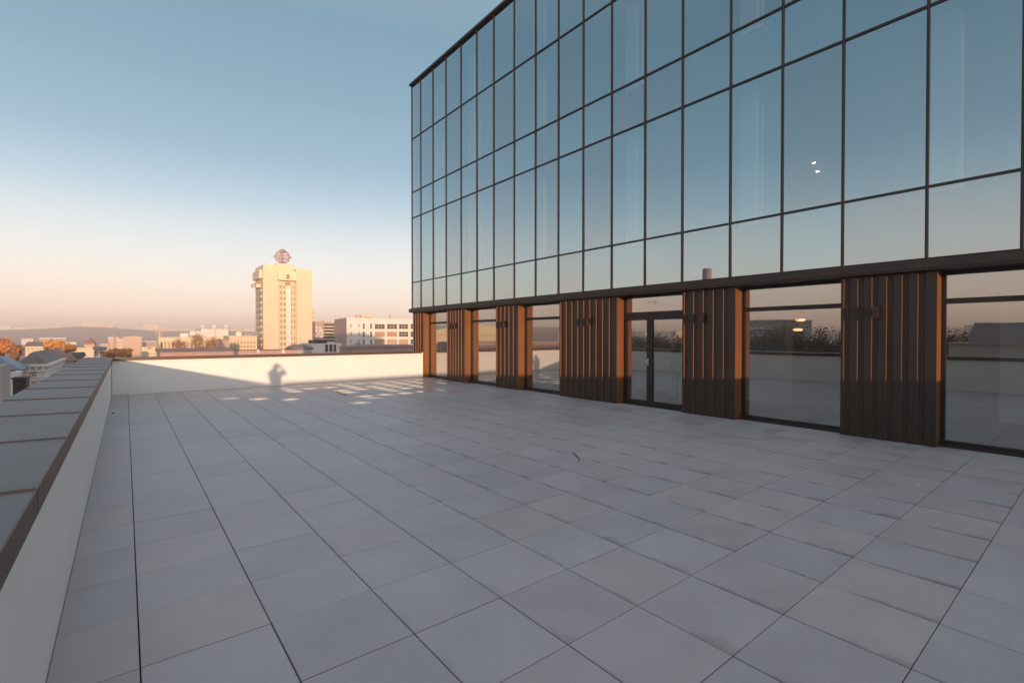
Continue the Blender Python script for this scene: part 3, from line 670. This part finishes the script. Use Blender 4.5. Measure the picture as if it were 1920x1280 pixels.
# --- narrow tower, chequered block and low white building to its right
b = Bld('apartment_building', 'narrow pale slab rising just right of the golden tower', 584, 591, 580, 400, 10, 'cream')
for k in range(8): b.win(586.5, 588.5, 584+k*8.5, 588+k*8.5, style='bwin_o', fr=0)
b = Bld('apartment_building', 'dark and white chequered apartment block with balconies', 591, 628, 604, 330, 14, 'mauve')
b.edge('mauve', .3)
random.seed(5)
for r_ in range(6):
    for c in range(4):
        if (r_+c+random.choice((0, 0, 1))) % 2 == 0: b.box('white_panel', 'white', 592+c*3.4, 595+c*3.4, 606+r_*5.8, 610.5+r_*5.8, .12)
for r_ in range(6):
    y = 609+r_*5.9
    b.box('balcony', 'cream', 606.5, 627.5, y+2.0, y+4.0, 1.4)
    b.box('glazing', 'bwin', 607, 627, y-1.9, y+1.7, .05)
for px in (608, 614.5, 621): b.roofbox('roof_house', 'white', px, px+5, 601.5, .5, 5)
b = Bld('office_building', 'low modern white building with dark upright windows right of the tower', 585, 640, 643.5, 170, 14, 'white')
MB().box(XY(591, 170), XY(614, 170), 170.5, 178, b.z1+.002, ZY(600, 637.5, 170)).build('roof_terrace', M['dark'], b.r)
for a, c in ((609.5, 615), (617.5, 623), (625.5, 630)): b.win(a, c, 645.5, 659.5, fr=.12)
b = Bld('sign_box', 'small pale box beside the low white building', 585, 596, 645.5, 150, 3, 'white')
b.edge('white', .1)

# --- large white building with ribbon windows
Yb0 = 185
W = Bld('office_building', 'large white building with rows of wide windows and a rooftop house', 650, 800, 598.5, Yb0, 10, 'white')
XW0 = W.X0
W.edge('white', .3, .1)
Ys = XW0/(ray(627, 630)[0]/ray(627, 630)[1])
MB().box(XW0+.01, XW0+8, Yb0+10.01, Ys, GZ, W.z1-.2).build('side_wing', M['mauve'], W.r)
MB().box(XW0-.05, XW0-.002, Yb0, Ys, GZ, W.z1-.05).build('side_wall', M['mauve'], W.r)
for y0, y1 in ((607, 616), (621.5, 631), (636.5, 645)):
    for px in (658, 673): W.win(px-1.3, px+1.3, y0, y1-2, style='bwin_o', trans=1, fr=.1, frame='white')
    for px in (682, 695.7): W.win(px-1.6, px+1.6, y0, y1, trans=1, fr=.14, frame='white')
for i, px in enumerate((703, 726, 748.3, 770)):
    for j, (y0, y1) in enumerate(((607.8, 616.2), (622, 630.8), (636.5, 644.5))):
        st = 'bwin_o' if (j == 1 and i < 2) or (j == 2 and i < 3) else 'bwin'
        W.win(px, px+(18 if i < 2 else 16.5), y0, y1, style=st, mull=0 if (j == 1 and i < 2) else 2, trans=0 if j == 1 and i < 2 else 1, fr=.16, frame='cream')
ph = W.roofbox('roof_house', 'cream', 678, 700, 590.5, 1, 6)
fwin(W.r, XY(689, Yb0+1), Yb0+.998, ZY(689, 597.5, Yb0+1), 3.7, 1.4, style='bwin_o', mull=3, trans=1, fr=.1, frame='cream')
MB().lathe([(.9, W.z1+.31), (.95, ZY(671, 590, Yb0+3)-.3), (.5, ZY(671, 589, Yb0+3))], XY(671, Yb0+3), Yb0+3).build('water_tank', M['pink'], W.r)
MB().tube((XY(685, Yb0+4), Yb0+4, W.z1), (XY(685, Yb0+4), Yb0+4, ZY(685, 577, Yb0+4)), .12, .05).build('antenna', M['steel'], W.r)
MB().lathe([(.45, W.z1+.3), (.45, ZY(731, 590, Yb0+4)), (.25, ZY(731, 588, Yb0+4))], XY(731.5, Yb0+4), Yb0+4).build('chimney', M['pink'], W.r)
b = Bld('shed', 'long low building with dark brown roof in front of the large white building', 657, 800, 650, 75, 5, 'mauve')
b.hip('rust', 0.35, .3)
b = Bld('rotunda', 'low grey rounded roof building at the foot of the golden tower', 556, 585, 656, 120, 8, 'greywall')
MB().lathe([(3.2, b.z1), (3.15, b.z1+.4), (2.5, b.z1+.9), (1.2, b.z1+1.15), (.02, b.z1+1.2)], (b.X0+b.X1)/2, 124).build('dome', M['roofgrey'], b.r, smooth=True)

# --- middle distance, left of the tower
b = Bld('low_building', 'long low block with dark flat roof just beyond the far parapet', 447, 556, 656.3, 95, 5, 'mauve'); b.edge('dark', .12, .1)
for px in (484, 531):
    b.box('roof_vent', 'white', px-2, px+2, 655, 662, .3, 1.2)
b = Bld('low_building', 'low brownish block beyond the left half of the far parapet', 300, 446, 659, 110, 10, 'mauve'); b.gable('rust', .6)
b = Bld('long_building', 'cream building with tall pilasters and an attic band, satellite dishes on its roof', 297, 416, 633, 260, 16, 'cream'); b.edge('cream', .3, .5)
b.box('attic_band', 'ochre2', 297, 416, 633.5, 638.5, .6)
for k in range(17): px = 299+k*7; b.box('pilaster', 'ochre2', px, px+1.6, 638.7, 664, .5)
for k in range(16): px = 302.5+k*7; b.win(px-.9, px+2.1, 642, 652, style='slot' if k % 3 else 'bwin', fr=0)
b.roofbox('roof_house', 'white', 338, 353, 624.5, 2, 6)
def dish(par, px, py, Y, r):
    x, z = XY(px, Y), ZY(px, py, Y)
    m = MB(); prof = [(r*k/5, .35*r*(k/5)**2) for k in range(6)]; n = len(m.v); kk = 18
    t = thing('satellite_dish', 'round white satellite dish', 'satellite dish', (x, Y, z))
    for (rr, dd) in prof:
        for i in range(kk): a = 2*math.pi*i/kk; m.v.append((x+rr*math.cos(a), Y-dd, z+rr*math.sin(a)))
    for q in range(5):
        for i in range(kk): j = (i+1) % kk; m.f.append((q*kk+i, q*kk+j, (q+1)*kk+j, (q+1)*kk+i))
    m.build('reflector', M['white'], t, smooth=True)
    MB().tube((x, Y+.1, z-.1), (x, Y+.6, par.z1), .12).build('stand', M['steel'], t)
    return t
dish(b, 360.5, 625, 262, 1.25)['label'] = 'left one of two white satellite dishes side by side on the pilastered building'
dish(b, 371.5, 625, 262, 1.25)['label'] = 'right one of two white satellite dishes side by side on the pilastered building'
m = MB(); x = XY(299.5, 262)
m.tube((x, 262, b.z1), (x, 262, ZY(300, 616, 262)), .35, .2); m.box(x-1.6, x+1.8, 261.8, 262.2, ZY(300, 623, 262), ZY(300, 622, 262)).box(x-1.2, x+1.2, 261.8, 262.2, ZY(300, 627.5, 262), ZY(300, 626.7, 262))
tag(m.build('antenna_mast', M['pink']), 'antenna mast with cross arms on the left corner of the pilastered building', 'antenna')
b = Bld('storage_building', 'tall pale box with three round tanks on its roof behind the bare trees', 377, 428, 617, 390, 20, 'white'); b.edge('cream', .3, .1)
b.box('corner_strip', 'cream', 402, 405, 617.5, 640, .4)
for px, h in ((380, 608), (402, 608), (425, 608)):
    z0 = b.z1+.2; x = XY(px, 395); zt_ = ZY(px, h, 395)
    MB().lathe([(1.2, z0), (1.25, z0+1.2), (2.0, z0+1.6), (2.1, (z0+zt_)/2+.8), (1.5, zt_-.6), (.3, zt_)], x, 395).build('roof_tank', M['white'], b.r, smooth=True)
b = Bld('brick_building', 'plain brown gable wall between the bare trees and the tower', 414, 430, 636.5, 230, 12, 'mauve'); b.edge('rust', .2)
b = Bld('long_building', 'cream building with rows of small windows and one dish, left of the golden tower', 429, 482, 630.5, 285, 18, 'cream'); b.edge('ochre2', .3, .3)
for k in range(8):
    for j in range(2): b.win(433+k*6, 436+k*6, 640+j*7.5, 644+j*7.5, style='slot', fr=0)
dish(b, 447, 626, 287, 1.35)['label'] = 'single white satellite dish on the cream building left of the golden tower'
for px in (460, 465.5, 470): b.roofbox('chimney', 'pink', px, px+1.6, 625.5, 3, .8)
b = Bld('apartment_building', 'cream block with small dark rooftop openings at the corner of the parapets', 265, 296, 651, 300, 16, 'ochre2'); b.edge('cream', .3)
for px in (277, 281, 291): b.win(px, px+2.6, 651.6, 653.8, style='bwin', fr=0)
b.box('awning', 'ochre', 278, 296, 659.5, 661, .8)
b = Bld('apartment_building', 'hazy mauve block with white roof line behind the cream block', 266, 297, 640.5, 640, 14, 'mauve'); b.edge('white', .8, .3)
b = Bld('apartment_building', 'plain windowless peach tower slab left of the cream block', 231, 266, 632, 460, 24, 'pink')
b.roofbox('roof_house', 'pink', 243, 260, 630, 3, 8); b.edge('cream', .3)
b = Bld('apartment_building', 'stepped pink block with cross shaped mast, half hidden by red shrubs', 203, 232, 634, 560, 20, 'pink')
b.box('stair_shaft', 'mauve', 212, 216.5, 628, 662, 1.0, 3); b.roofbox('roof_slab', 'white', 202, 222, 632, 0.5, 12)
for k in range(4): b.box('balcony', 'white', 219, 230, 637.5+k*6, 639.5+k*6, 1.0)
b = Bld('apartment_building', 'low pink block with mauve stripes left of the stepped block', 187, 204, 644, 430, 16, 'pink')
for k in range(3): b.win(190+k*4.4, 192.4+k*4.4, 647, 652, style='slot', fr=0)
b = Bld('house', 'small grey house with dark windows in front of the pink block', 187, 196, 656, 190, 8, 'greywall'); b.gable('roofgrey', .9)
for k in range(2): b.win(188.5+k*3.8, 190.8+k*3.8, 659, 663, fr=0)
b = Bld('house', 'small violet shaded house between cream hall and grey house', 176, 187, 655, 230, 8, 'mauve'); b.gable('rust', 1.0)
for k in range(2): b.win(178+k*4, 180.4+k*4, 658, 663, fr=.1)
b = Bld('hall', 'cream hall with pilasters and a cornice, below the pink church gable', 138, 176, 653, 260, 16, 'ochre2'); b.edge('cream', .35, .5)
for k in range(9): b.box('pilaster', 'white', 140+k*4.2, 141.2+k*4.2, 656, 676, .3)
b = Bld('church', 'small pink church with a slim white turret behind the cream hall', 158, 177, 645, 330, 14, 'pink'); b.gable('rust', 3, axis='y')
MB().lathe([(.9, b.z1), (.9, ZY(166, 643, 330)), (.5, ZY(166, 641.5, 330)), (.05, ZY(166, 639, 330))], XY(166, 330), 330.5, 10).build('turret', M['white'], b.r)
b = Bld('apartment_building', 'low white and pink block behind the right side of the yellow tree', 122, 143, 642, 620, 16, 'white'); b.edge('pink', .6, .6)
b = Bld('apartment_building', 'long low pale roofed block behind the top of the yellow tree', 74, 124, 635, 1150, 30, 'mauve'); b.edge('white', 2.0, .5)
b = Bld('apartment_building', 'small rosy block at the foot of the hill on the left', 40, 62, 634.5, 1150, 30, 'white')
for k in range(5): b.win(42+k*4, 44+k*4, 636, 638, style='bwin_o', fr=0)
b = Bld('palace', 'cream palace front with windows and red roof between the two autumn trees', 47, 92, 649, 250, 18, 'cream'); b.gable('rust', 1.6)
b.box('cornice', 'white', 47, 92, 650, 651.5, .5)
for k in range(6):
    b.win(52+k*7.2, 54.6+k*7.2, 652, 656.5, style='slot', fr=.12); b.win(52+k*7.2, 54.6+k*7.2, 659.5, 664, style='slot', fr=.12)

# --- ridge line buildings on the far hill
random.seed(9)
RB = [(1, 20, 611, 'white', 'bright box building on the ridge at the far left edge'), (22, 54, 614.5, 'white', 'low pale row on the ridge right of the bright box'), (56, 88, 614.5, 'white', 'long thin pale row on the ridge above the yellow tree'),
      (90, 122, 612.5, 'cream', 'pale row on the ridge left of the stepped blocks'), (124, 152, 611.5, 'cream', 'slightly taller cream row on the ridge just left of the stepped blocks'),
      (153, 174, 605.5, 'cream', 'tall stepped cream block on the ridge, left one of the pair'), (175, 193, 607.5, 'cream', 'tall stepped cream block on the ridge, right one of the pair'), (194, 212, 610, 'ochre2', 'cream block on the ridge right of the stepped pair'),
      (222, 240, 613.5, 'cream', 'low row on the ridge above the peach slab'), (242, 268, 614.5, 'cream', 'low row on the ridge right above the peach slab'), (268, 298, 610, 'ochre2', 'cream ridge block above the antenna mast'),
      (300, 332, 614.5, 'cream', 'low ridge row above the pilastered building'), (334, 366, 616, 'cream', 'thin ridge row above the twin dishes'), (430, 455, 616, 'cream', 'thin ridge row left of the golden tower'), (457, 477, 616, 'white', 'short ridge row touching the golden tower')]
for a, c, y, m_, lab in RB:
    D = 2950*math.cos(math.atan2(XY((a+c)/2, 1), 1))
    b = Bld('ridge_building', 'distant '+lab, a, c, y, D, 25, m_, group='buildings along the far ridge', z0=18)
    b.box('window_band', 'bwin_o', a+1, c-1, y+2.2, y+2.9, .4)
    b.roofbox('roof_house', m_, a+(c-a)*.3, a+(c-a)*.5, y-1.2, 3, 8)

# --- close roofs over the left parapet
V = Bld('villa', 'ornate white villa with arched window, heavy cornice and brown hipped roof', 33.5, 83.5, 686.5, 92, 2, 'white')
bpy.data.objects.remove(V.r.children[0], do_unlink=True)
Yv2 = V.X1/(ray(116, 630)[0]/ray(116, 630)[1])
MB().box(V.X0, V.X1, 92, Yv2, GZ, V.z1).build('wall', M['white'], V.r)
V.dep = Yv2-92
MB().box(V.X0-.55, V.X1+.55, 91.45, Yv2+.5, V.z1-.05, V.z1+.30).box(V.X0-.3, V.X1+.3, 91.7, Yv2+.3, V.z1-.75, V.z1-.5).build('cornice', M['white'], V.r)
dm = MB()
k = V.X0-.2
while k < V.X1+.2: dm.box(k, k+.22, 91.60, 91.999, V.z1-.48, V.z1-.08); k += .62
k = 92.3
while k < Yv2: dm.box(V.X1+.002, V.X1+.38, k, k+.22, V.z1-.48, V.z1-.08); k += .62
dm.build('dentils', M['white'], V.r)
V.z1 += .3
V.hip('roofgrey', 1.6, .2)
for px in (47.5, 79): V.box('roof_post', 'white', px-3, px+3, 680, 685, -1, 1.5)
MB().box(V.X0+1, V.X1-1, 92.1, 92.6, V.z1+.02, V.z1+.35).build('balustrade', M['rust'], V.r)
V.win(60, 66.5, 695.5, 705.5, mull=1, trans=1, fr=.12)
m = MB(); xc = XY(63.2, 92); zc_ = ZY(63, 695.5, 92); rr = (XY(66.5, 92)-XY(60, 92))/2
m.poly([(xc+rr*math.cos(math.pi*q/10), zc_+.01+rr*math.sin(math.pi*q/10)) for q in range(11)], 91.95, 91.999, 'y').build('arch_light', M['bwin'], V.r)
m = MB()
for q in range(10):
    a, c = math.pi*q/10, math.pi*(q+1)/10; m.tube((xc+(rr+.1)*math.cos(a), 91.93, zc_+(rr+.1)*math.sin(a)), (xc+(rr+.1)*math.cos(c), 91.93, zc_+(rr+.1)*math.sin(c)), .09, k=5)
m.build('arch_moulding', M['white'], V.r)
V.win(60, 67, 715.5, 726, mull=1, trans=2, fr=.12)
for y in (706.8, 712.5): V.box('string_course', 'white', 33.5, 83.5, y, y+1, .15)
for px in (37.5, 74): V.box('wall_panel', 'white', px, px+9, 691, 696, .06)
for k in range(6):
    y = 92+3+k*(Yv2-96)/6
    if k > 3: fwin(V.r, V.X1+.001, y, V.z1-2.6, .8, 1.6, face='x', fr=.12)
    MB().box(V.X1+.003, V.X1+.55, y+.9, y+2.0, V.z1-5.2, V.z1-4.4).build('air_conditioner', M['greywall'], V.r)
    fwin(V.r, V.X1+.001, y, V.z1-6.3, .9, 1.6, face='x', fr=.12)
c1 = MB().box(XY(69, 112), XY(78, 112), 112, 114, V.z1+.2, ZY(72, 662.5, 112)).build('chimney', M['white'], V.r)
MB().box(XY(68, 112)-.1, XY(79, 112)+.1, 111.8, 114.2, ZY(72, 662.5, 112)+.002, ZY(72, 662.5, 112)+.2).build('chimney_cap', M['roofgrey'], c1)
b = Bld('house', 'grey walled house with rust brown hipped roof and white chimney behind the villa', 112, 136, 676, 135, 14, 'greywall'); b.hip('rust', 1.5, .7)
b.roofbox('chimney', 'white', 122, 134, 668.5, 1.5, 1.2)
b = Bld('house', 'dark roofed narrow house at the right end of the brown roofs', 137, 151, 670, 138, 10, 'mauve'); b.gable('dark', 1.0)
b.roofbox('chimney', 'rust', 141, 148, 663.5, 2, 1.5)
b = Bld('house', 'house with long rust roof behind the villa roof', 78, 113, 671, 150, 14, 'greywall'); b.hip('rust', 2.0, .6)
b = Bld('warehouse', 'long building with blue grey metal roof and purple side at the left edge', -60, 31, 694, 82, 7, 'mauve'); b.hip('roofblue', 1.5, .4)
b = Bld('garage_block', 'plain whitish block with flat roof in front of the villa', -40, 35, 701, 50, 1.2, 'white'); b.edge('white', .12, .05)
b = Bld('roof_cabin', 'small black clad roof cabin standing in front of the white block', 22.5, 48, 711, 38, 1.2, 'dark'); b.edge('dark', .1, .05)
b.box('cladding_joint', 'bronze_dark', 36, 37, 713, 740, .02)
b = Bld('grey_pillar', 'grey rendered pillar at the left edge beside the white block', -12, 2.5, 686, 30, 2, 'greywall')

# ------------------------------------------------------------------ trees
def tree(name, label, x, y, zt, r, h, cols, leaf=.35, nl=1500, group=None, z0=GZ, bare=False, seed=1, tw=.25, cat='tree', flat=.8):
    rnd = random.Random(seed)
    t = thing(name, label, cat, (x, y, z0), group)
    zc = zt-h/2; trunk = MB(); top = (x+rnd.uniform(-.3, .3), y, zc-h*.15)
    trunk.tube((x, y, z0), top, tw*1.4, tw, k=8)
    tips = []
    nb = 12 if not bare else 18
    for i in range(nb):
        a = 2*math.pi*i/nb+rnd.uniform(-.3, .3); e = rnd.uniform(.1, 1.3)
        p = Vector(top)+Vector((math.cos(a)*math.cos(e)*r*.55, math.sin(a)*math.cos(e)*r*.55, math.sin(e)*h*.42))
        s0 = Vector((x, y, z0)).lerp(Vector(top), rnd.uniform(.75, 1))
        trunk.tube(s0, p, tw*.55, tw*.25, k=5); tips.append(p)
        for q in range(5 if bare else 2):
            p2 = p+Vector((rnd.uniform(-1, 1)*r*.4, rnd.uniform(-1, 1)*r*.4, rnd.uniform(0, 1)*h*.28)); trunk.tube(p, p2, tw*.22, tw*.08, k=4)
            if bare:
                for w in range(4): trunk.tube(p.lerp(p2, rnd.uniform(.3, 1)), p2+Vector((rnd.uniform(-1, 1)*r*.2, rnd.uniform(-1, 1)*r*.2, rnd.uniform(0, 1)*h*.15)), tw*.10, tw*.04, k=3)
    trunk.build('trunk', M['bark'] if not bare else cols[0], t)
    if nl:
        clumps = []
        for i in range(26):
            u = rnd.uniform(-1, 1); a = rnd.uniform(0, 2*math.pi); s = rnd.uniform(.35, .92); q = math.sqrt(1-u*u)
            clumps.append((Vector((x+q*math.cos(a)*r*s, y+q*math.sin(a)*r*s, zc+u*h/2*s*flat+.05*h)), rnd.uniform(.18, .34)))
        for ci, cm in enumerate(cols if not bare else cols[1:] or cols):
            m = MB()
            for i in range(nl//len(cols)):
                c, cs = rnd.choice(clumps); v = Vector((rnd.gauss(0, 1), rnd.gauss(0, 1), rnd.gauss(0, .8)))*cs*.55
                p = c+Vector((v.x*r, v.y*r, v.z*h/2)); s = leaf*rnd.uniform(.5, 1.2)
                d1 = Vector((rnd.gauss(0, 1), rnd.gauss(0, 1), rnd.gauss(0, 1))).normalized(); d2 = d1.orthogonal().normalized()
                m.quad(tuple(p-d1*s), tuple(p-d2*s*.6), tuple(p+d1*s), tuple(p+d2*s*.6))
            m.build('crown', cm, t, fix=False)
    return t
M['bark'] = mat('bark', (.07, .05, .04), .9)
lo = mat('leaf_orange', (.72, .33, .10), .8); lo2 = mat('leaf_gold', (.80, .50, .13), .8); lg = mat('leaf_olive', (.24, .18, .08), .8); lb = mat('leaf_rust', (.60, .25, .12), .8); ld = mat('leaf_dark', (.12, .10, .08), .9)
twm = mat('bare_twigs', (.42, .24, .13), .9)
def treeat(name, label, px, ytop, ybot, wpx, Y, cols, **k):
    x = XY(px, Y); zt = ZY(px, ytop, Y); h = (ZY(px, ytop, Y)-ZY(px, ybot, Y)); r = (XY(px+wpx/2, Y)-XY(px-wpx/2, Y))/2
    return tree(name, label, x, Y, zt, r, h, cols, **k)
treeat('autumn_tree', 'big orange autumn tree at the left edge of the view', 6, 632, 672, 42, 170, [lo, lb], seed=3, nl=2600)
treeat('autumn_tree', 'duller olive and rust tree just right of the big orange one', 31, 646, 674, 34, 160, [lg, lb], seed=5, nl=2000)
treeat('autumn_tree', 'golden yellow tree standing in front of the cream palace', 101, 633, 664, 40, 175, [lo2, lo], seed=7, nl=2600)
treeat('autumn_tree', 'smaller rust gold tree on the right flank of the yellow tree', 129, 643, 665, 26, 170, [lo, lg], seed=8, nl=1500)
treeat('shrub', 'reddish orange shrub above the corner of the parapets', 212, 654, 672, 34, 150, [lb, lo], seed=9, nl=1500, tw=.12, cat='shrub')
treeat('shrub', 'second rusty shrub in front of the peach slab', 237, 653, 672, 26, 152, [lb, lo2], seed=10, nl=1200, tw=.12, cat='shrub')
treeat('bare_tree', 'bare tree with glowing tan twigs, left one before the pilastered building', 335, 636, 668, 40, 200, [twm, twm], bare=True, seed=12, nl=500, leaf=.22)
treeat('bare_tree', 'tall bare tree with glowing tan twigs right under the twin dishes', 371, 626, 668, 46, 205, [twm, twm], bare=True, seed=13, nl=700, leaf=.22)
treeat('bare_tree', 'bare tree with glowing tan twigs in front of the box with tanks', 399, 632, 668, 34, 208, [twm, twm], bare=True, seed=14, nl=500, leaf=.22)
treeat('bare_tree', 'leafless grey tree in front of the large white building', 668, 641, 662, 34, 95, [M['greywall'], ld], bare=True, seed=15, nl=0, tw=.10)
treeat('shrub', 'dark round shrub before the corner of the large white building', 647, 650, 662, 12, 90, [ld, lg], seed=16, nl=500, tw=.08, leaf=.14, cat='shrub')
treeat('hill_tree', 'dark tree clump breaking the ridge line of the far hill', 219, 612.5, 622, 14, 2850, [ld, lg], seed=17, nl=500, leaf=4, tw=1, z0=20)

# ------------------------------------------------------------------ town to the left, outside the frame, mirrored by the glass wall
def mir(px, Xm): return 2*XGL-Xm, YX(px, Xm)          # real place of something whose mirror image stands at (px, Xm)
def blk(name, label, x0, x1, y0, y1, z1, m, cat='building', z0=GZ, roof=None, group=None):
    t = thing(name, label, cat, ((x0+x1)/2, (y0+y1)/2, z0), group)
    MB().box(x0, x1, y0, y1, z0, z1).build('wall', M[m], t)
    if roof: MB().box(x0-.3, x1+.3, y0-.3, y1+.3, z1+.002, z1+roof[1]).build('roof_edge', M[roof[0]], t)
    return t
# grey office with slanted attic and two cooling towers, mirrored in the window at the right
t = blk('grey_building', 'long grey building with sloping glazed attic west of the terrace', -62, -44, -22, 10.5, .9, 'greywall', roof=('mauve', .12))
MB().poly([(-46, 1.05), (-50, 3.0), (-60, 3.0), (-60, 1.05)], -20, 9.5, 'y').build('attic', M['roofgrey'], t)
MB().poly([(-49, 3.01), (-52, 4.1), (-60, 4.1), (-60, 3.01)], -20, 5.6, 'y').build('attic', M['greywall'], t)
k = -19.0
while k < 5: fwin(t, -46.9, k, 2.0, 1.2, .8, face='x', fr=.08); k += 1.9
for yy in (3.6, 5.0):
    MB().lathe([(.45, 4.1), (.45, 4.5), (.28, 4.7), (.45, 5.0), (.45, 5.3)], -50.5, yy-2.2).build('cooling_fan', M['mauve'], t)
# office block seen at the left of the large window
x, y = mir(1420, 118)
t = blk('apartment_building', 'pale block with white loggias west of the terrace', x-16, x, y-6, y+9, 5.2, 'greywall', roof=('white', .3))
for j in range(2):
    for k in range(6): MB().box(x+.002, x+.6, y-5+k*2.3, y-3+k*2.3, 2.0+j*1.6-.5, 2.0+j*1.6+.1).build('balcony', M['white'], t)
# chimney pipe seen in the lowest row of panes
x, y = mir(1329, 60)
t = thing('chimney_stack', 'tall round brick chimney stack west of the terrace', 'chimney', (x, y, GZ))
zt = ZX(1329, 503, 60)
MB().lathe([(.62, GZ), (.50, zt-1.6)], x, y, 24).build('shaft', M['mauve'], t, smooth=False)
MB().lathe([(.52, zt-1.599), (.58, zt-1.5), (.58, zt)], x, y, 24).build('collar', M['mauve'], t)
# sunlit house with arched roof mirrored in the two far windows
x1_, y1_ = mir(812, 34); x2_, y2_ = mir(925, 48)
t = blk('house', 'yellow sunlit building with low arched roof west of the far parapet', -34, -13, 62, 74, 1.9, 'ochre2')
MB().poly([(-34.3+21.6*q/12, 1.9+1.5*math.sin(math.pi*q/12)) for q in range(13)], 61.7, 74.3, 'y').build('roof', M['ochre2'], t)
blk('shed', 'dark flat shed in front of the yellow building west of the far parapet', -33, -14, 50, 58, .9, 'mauve')
# white villa row
for i, (a, b_, yy) in enumerate(((-62, -50, 95), (-47, -38, 102))):
    t = blk('house', ('white house with red roof', 'smaller cream house with red roof')[i]+' among the trees west of the terrace', a, b_, yy, yy+9, -.4, ('white', 'cream')[i])
    MB().poly([(yy-.4, -.38), (yy+9.4, -.38), (yy+4.5, 1.2)], a-.4, b_+.4, 'x').build('roof', M['rust'], t)
# sunlit blocks on the mirrored hill
random.seed(21)
for i in range(14):
    az = -R(40+i*3.3+random.uniform(-.8, .8)); D = 1500+random.uniform(-250, 200); x, y = D*math.sin(az), D*math.cos(az); w = random.uniform(15, 45)
    t = blk('far_apartment_block', 'distant sunlit block on the slope west of the terrace', x-w/2, x+w/2, y, y+14, random.uniform(8, 22), random.choice(('white', 'cream', 'pink')), group='distant blocks on the western slope')
# dark trees
random.seed(22)
for i in range(17):
    az = R(41+i*2.5); D = 82+random.uniform(-10, 22); x, y = -D*math.sin(az), D*math.cos(az)
    tree('park_tree', 'dark park tree in the row west of the terrace', x, y, random.uniform(2.2, 4.6), random.uniform(4, 5.5), random.uniform(10, 13), [ld], leaf=.22, nl=3500, seed=50+i, group='park trees west of the terrace', tw=.3)
# unseen blocks added south of the site to shadow roofs and mirrored trees
t = blk('apartment_building', 'long unseen block added to shadow the near roofs, south of the terrace, behind the viewpoint', -112, -27, -84, -70, 6.6, 'greywall', roof=('mauve', .4))
for k in range(12):
    for j in range(4): fwin(t, -108+k*6.2, -69.97+.0, 4.2-j*3.4, 2.2, 1.7, face='y', fr=.1).location.y += .0
t = blk('apartment_building', 'taller unseen block added to shadow the mirrored trees, south west of the terrace, behind the viewpoint', -330, -113, -92, -76, 16, 'greywall', roof=('mauve', .4))

# ------------------------------------------------------------------ air
hz = bpy.data.materials.new('haze'); hz.use_nodes = True; n = hz.node_tree; n.nodes.clear()
o = n.nodes.new('ShaderNodeOutputMaterial'); pv = n.nodes.new('ShaderNodeVolumePrincipled')
pv.inputs['Color'].default_value = (1.0, .88, .83, 1); pv.inputs['Density'].default_value = .00043; pv.inputs['Anisotropy'].default_value = 0.0
n.links.new(pv.outputs[0], o.inputs['Volume'])
tag(MB().box(-5400, 5400, -5400, 5400, -70, 62).build('haze', hz), kind='stuff')
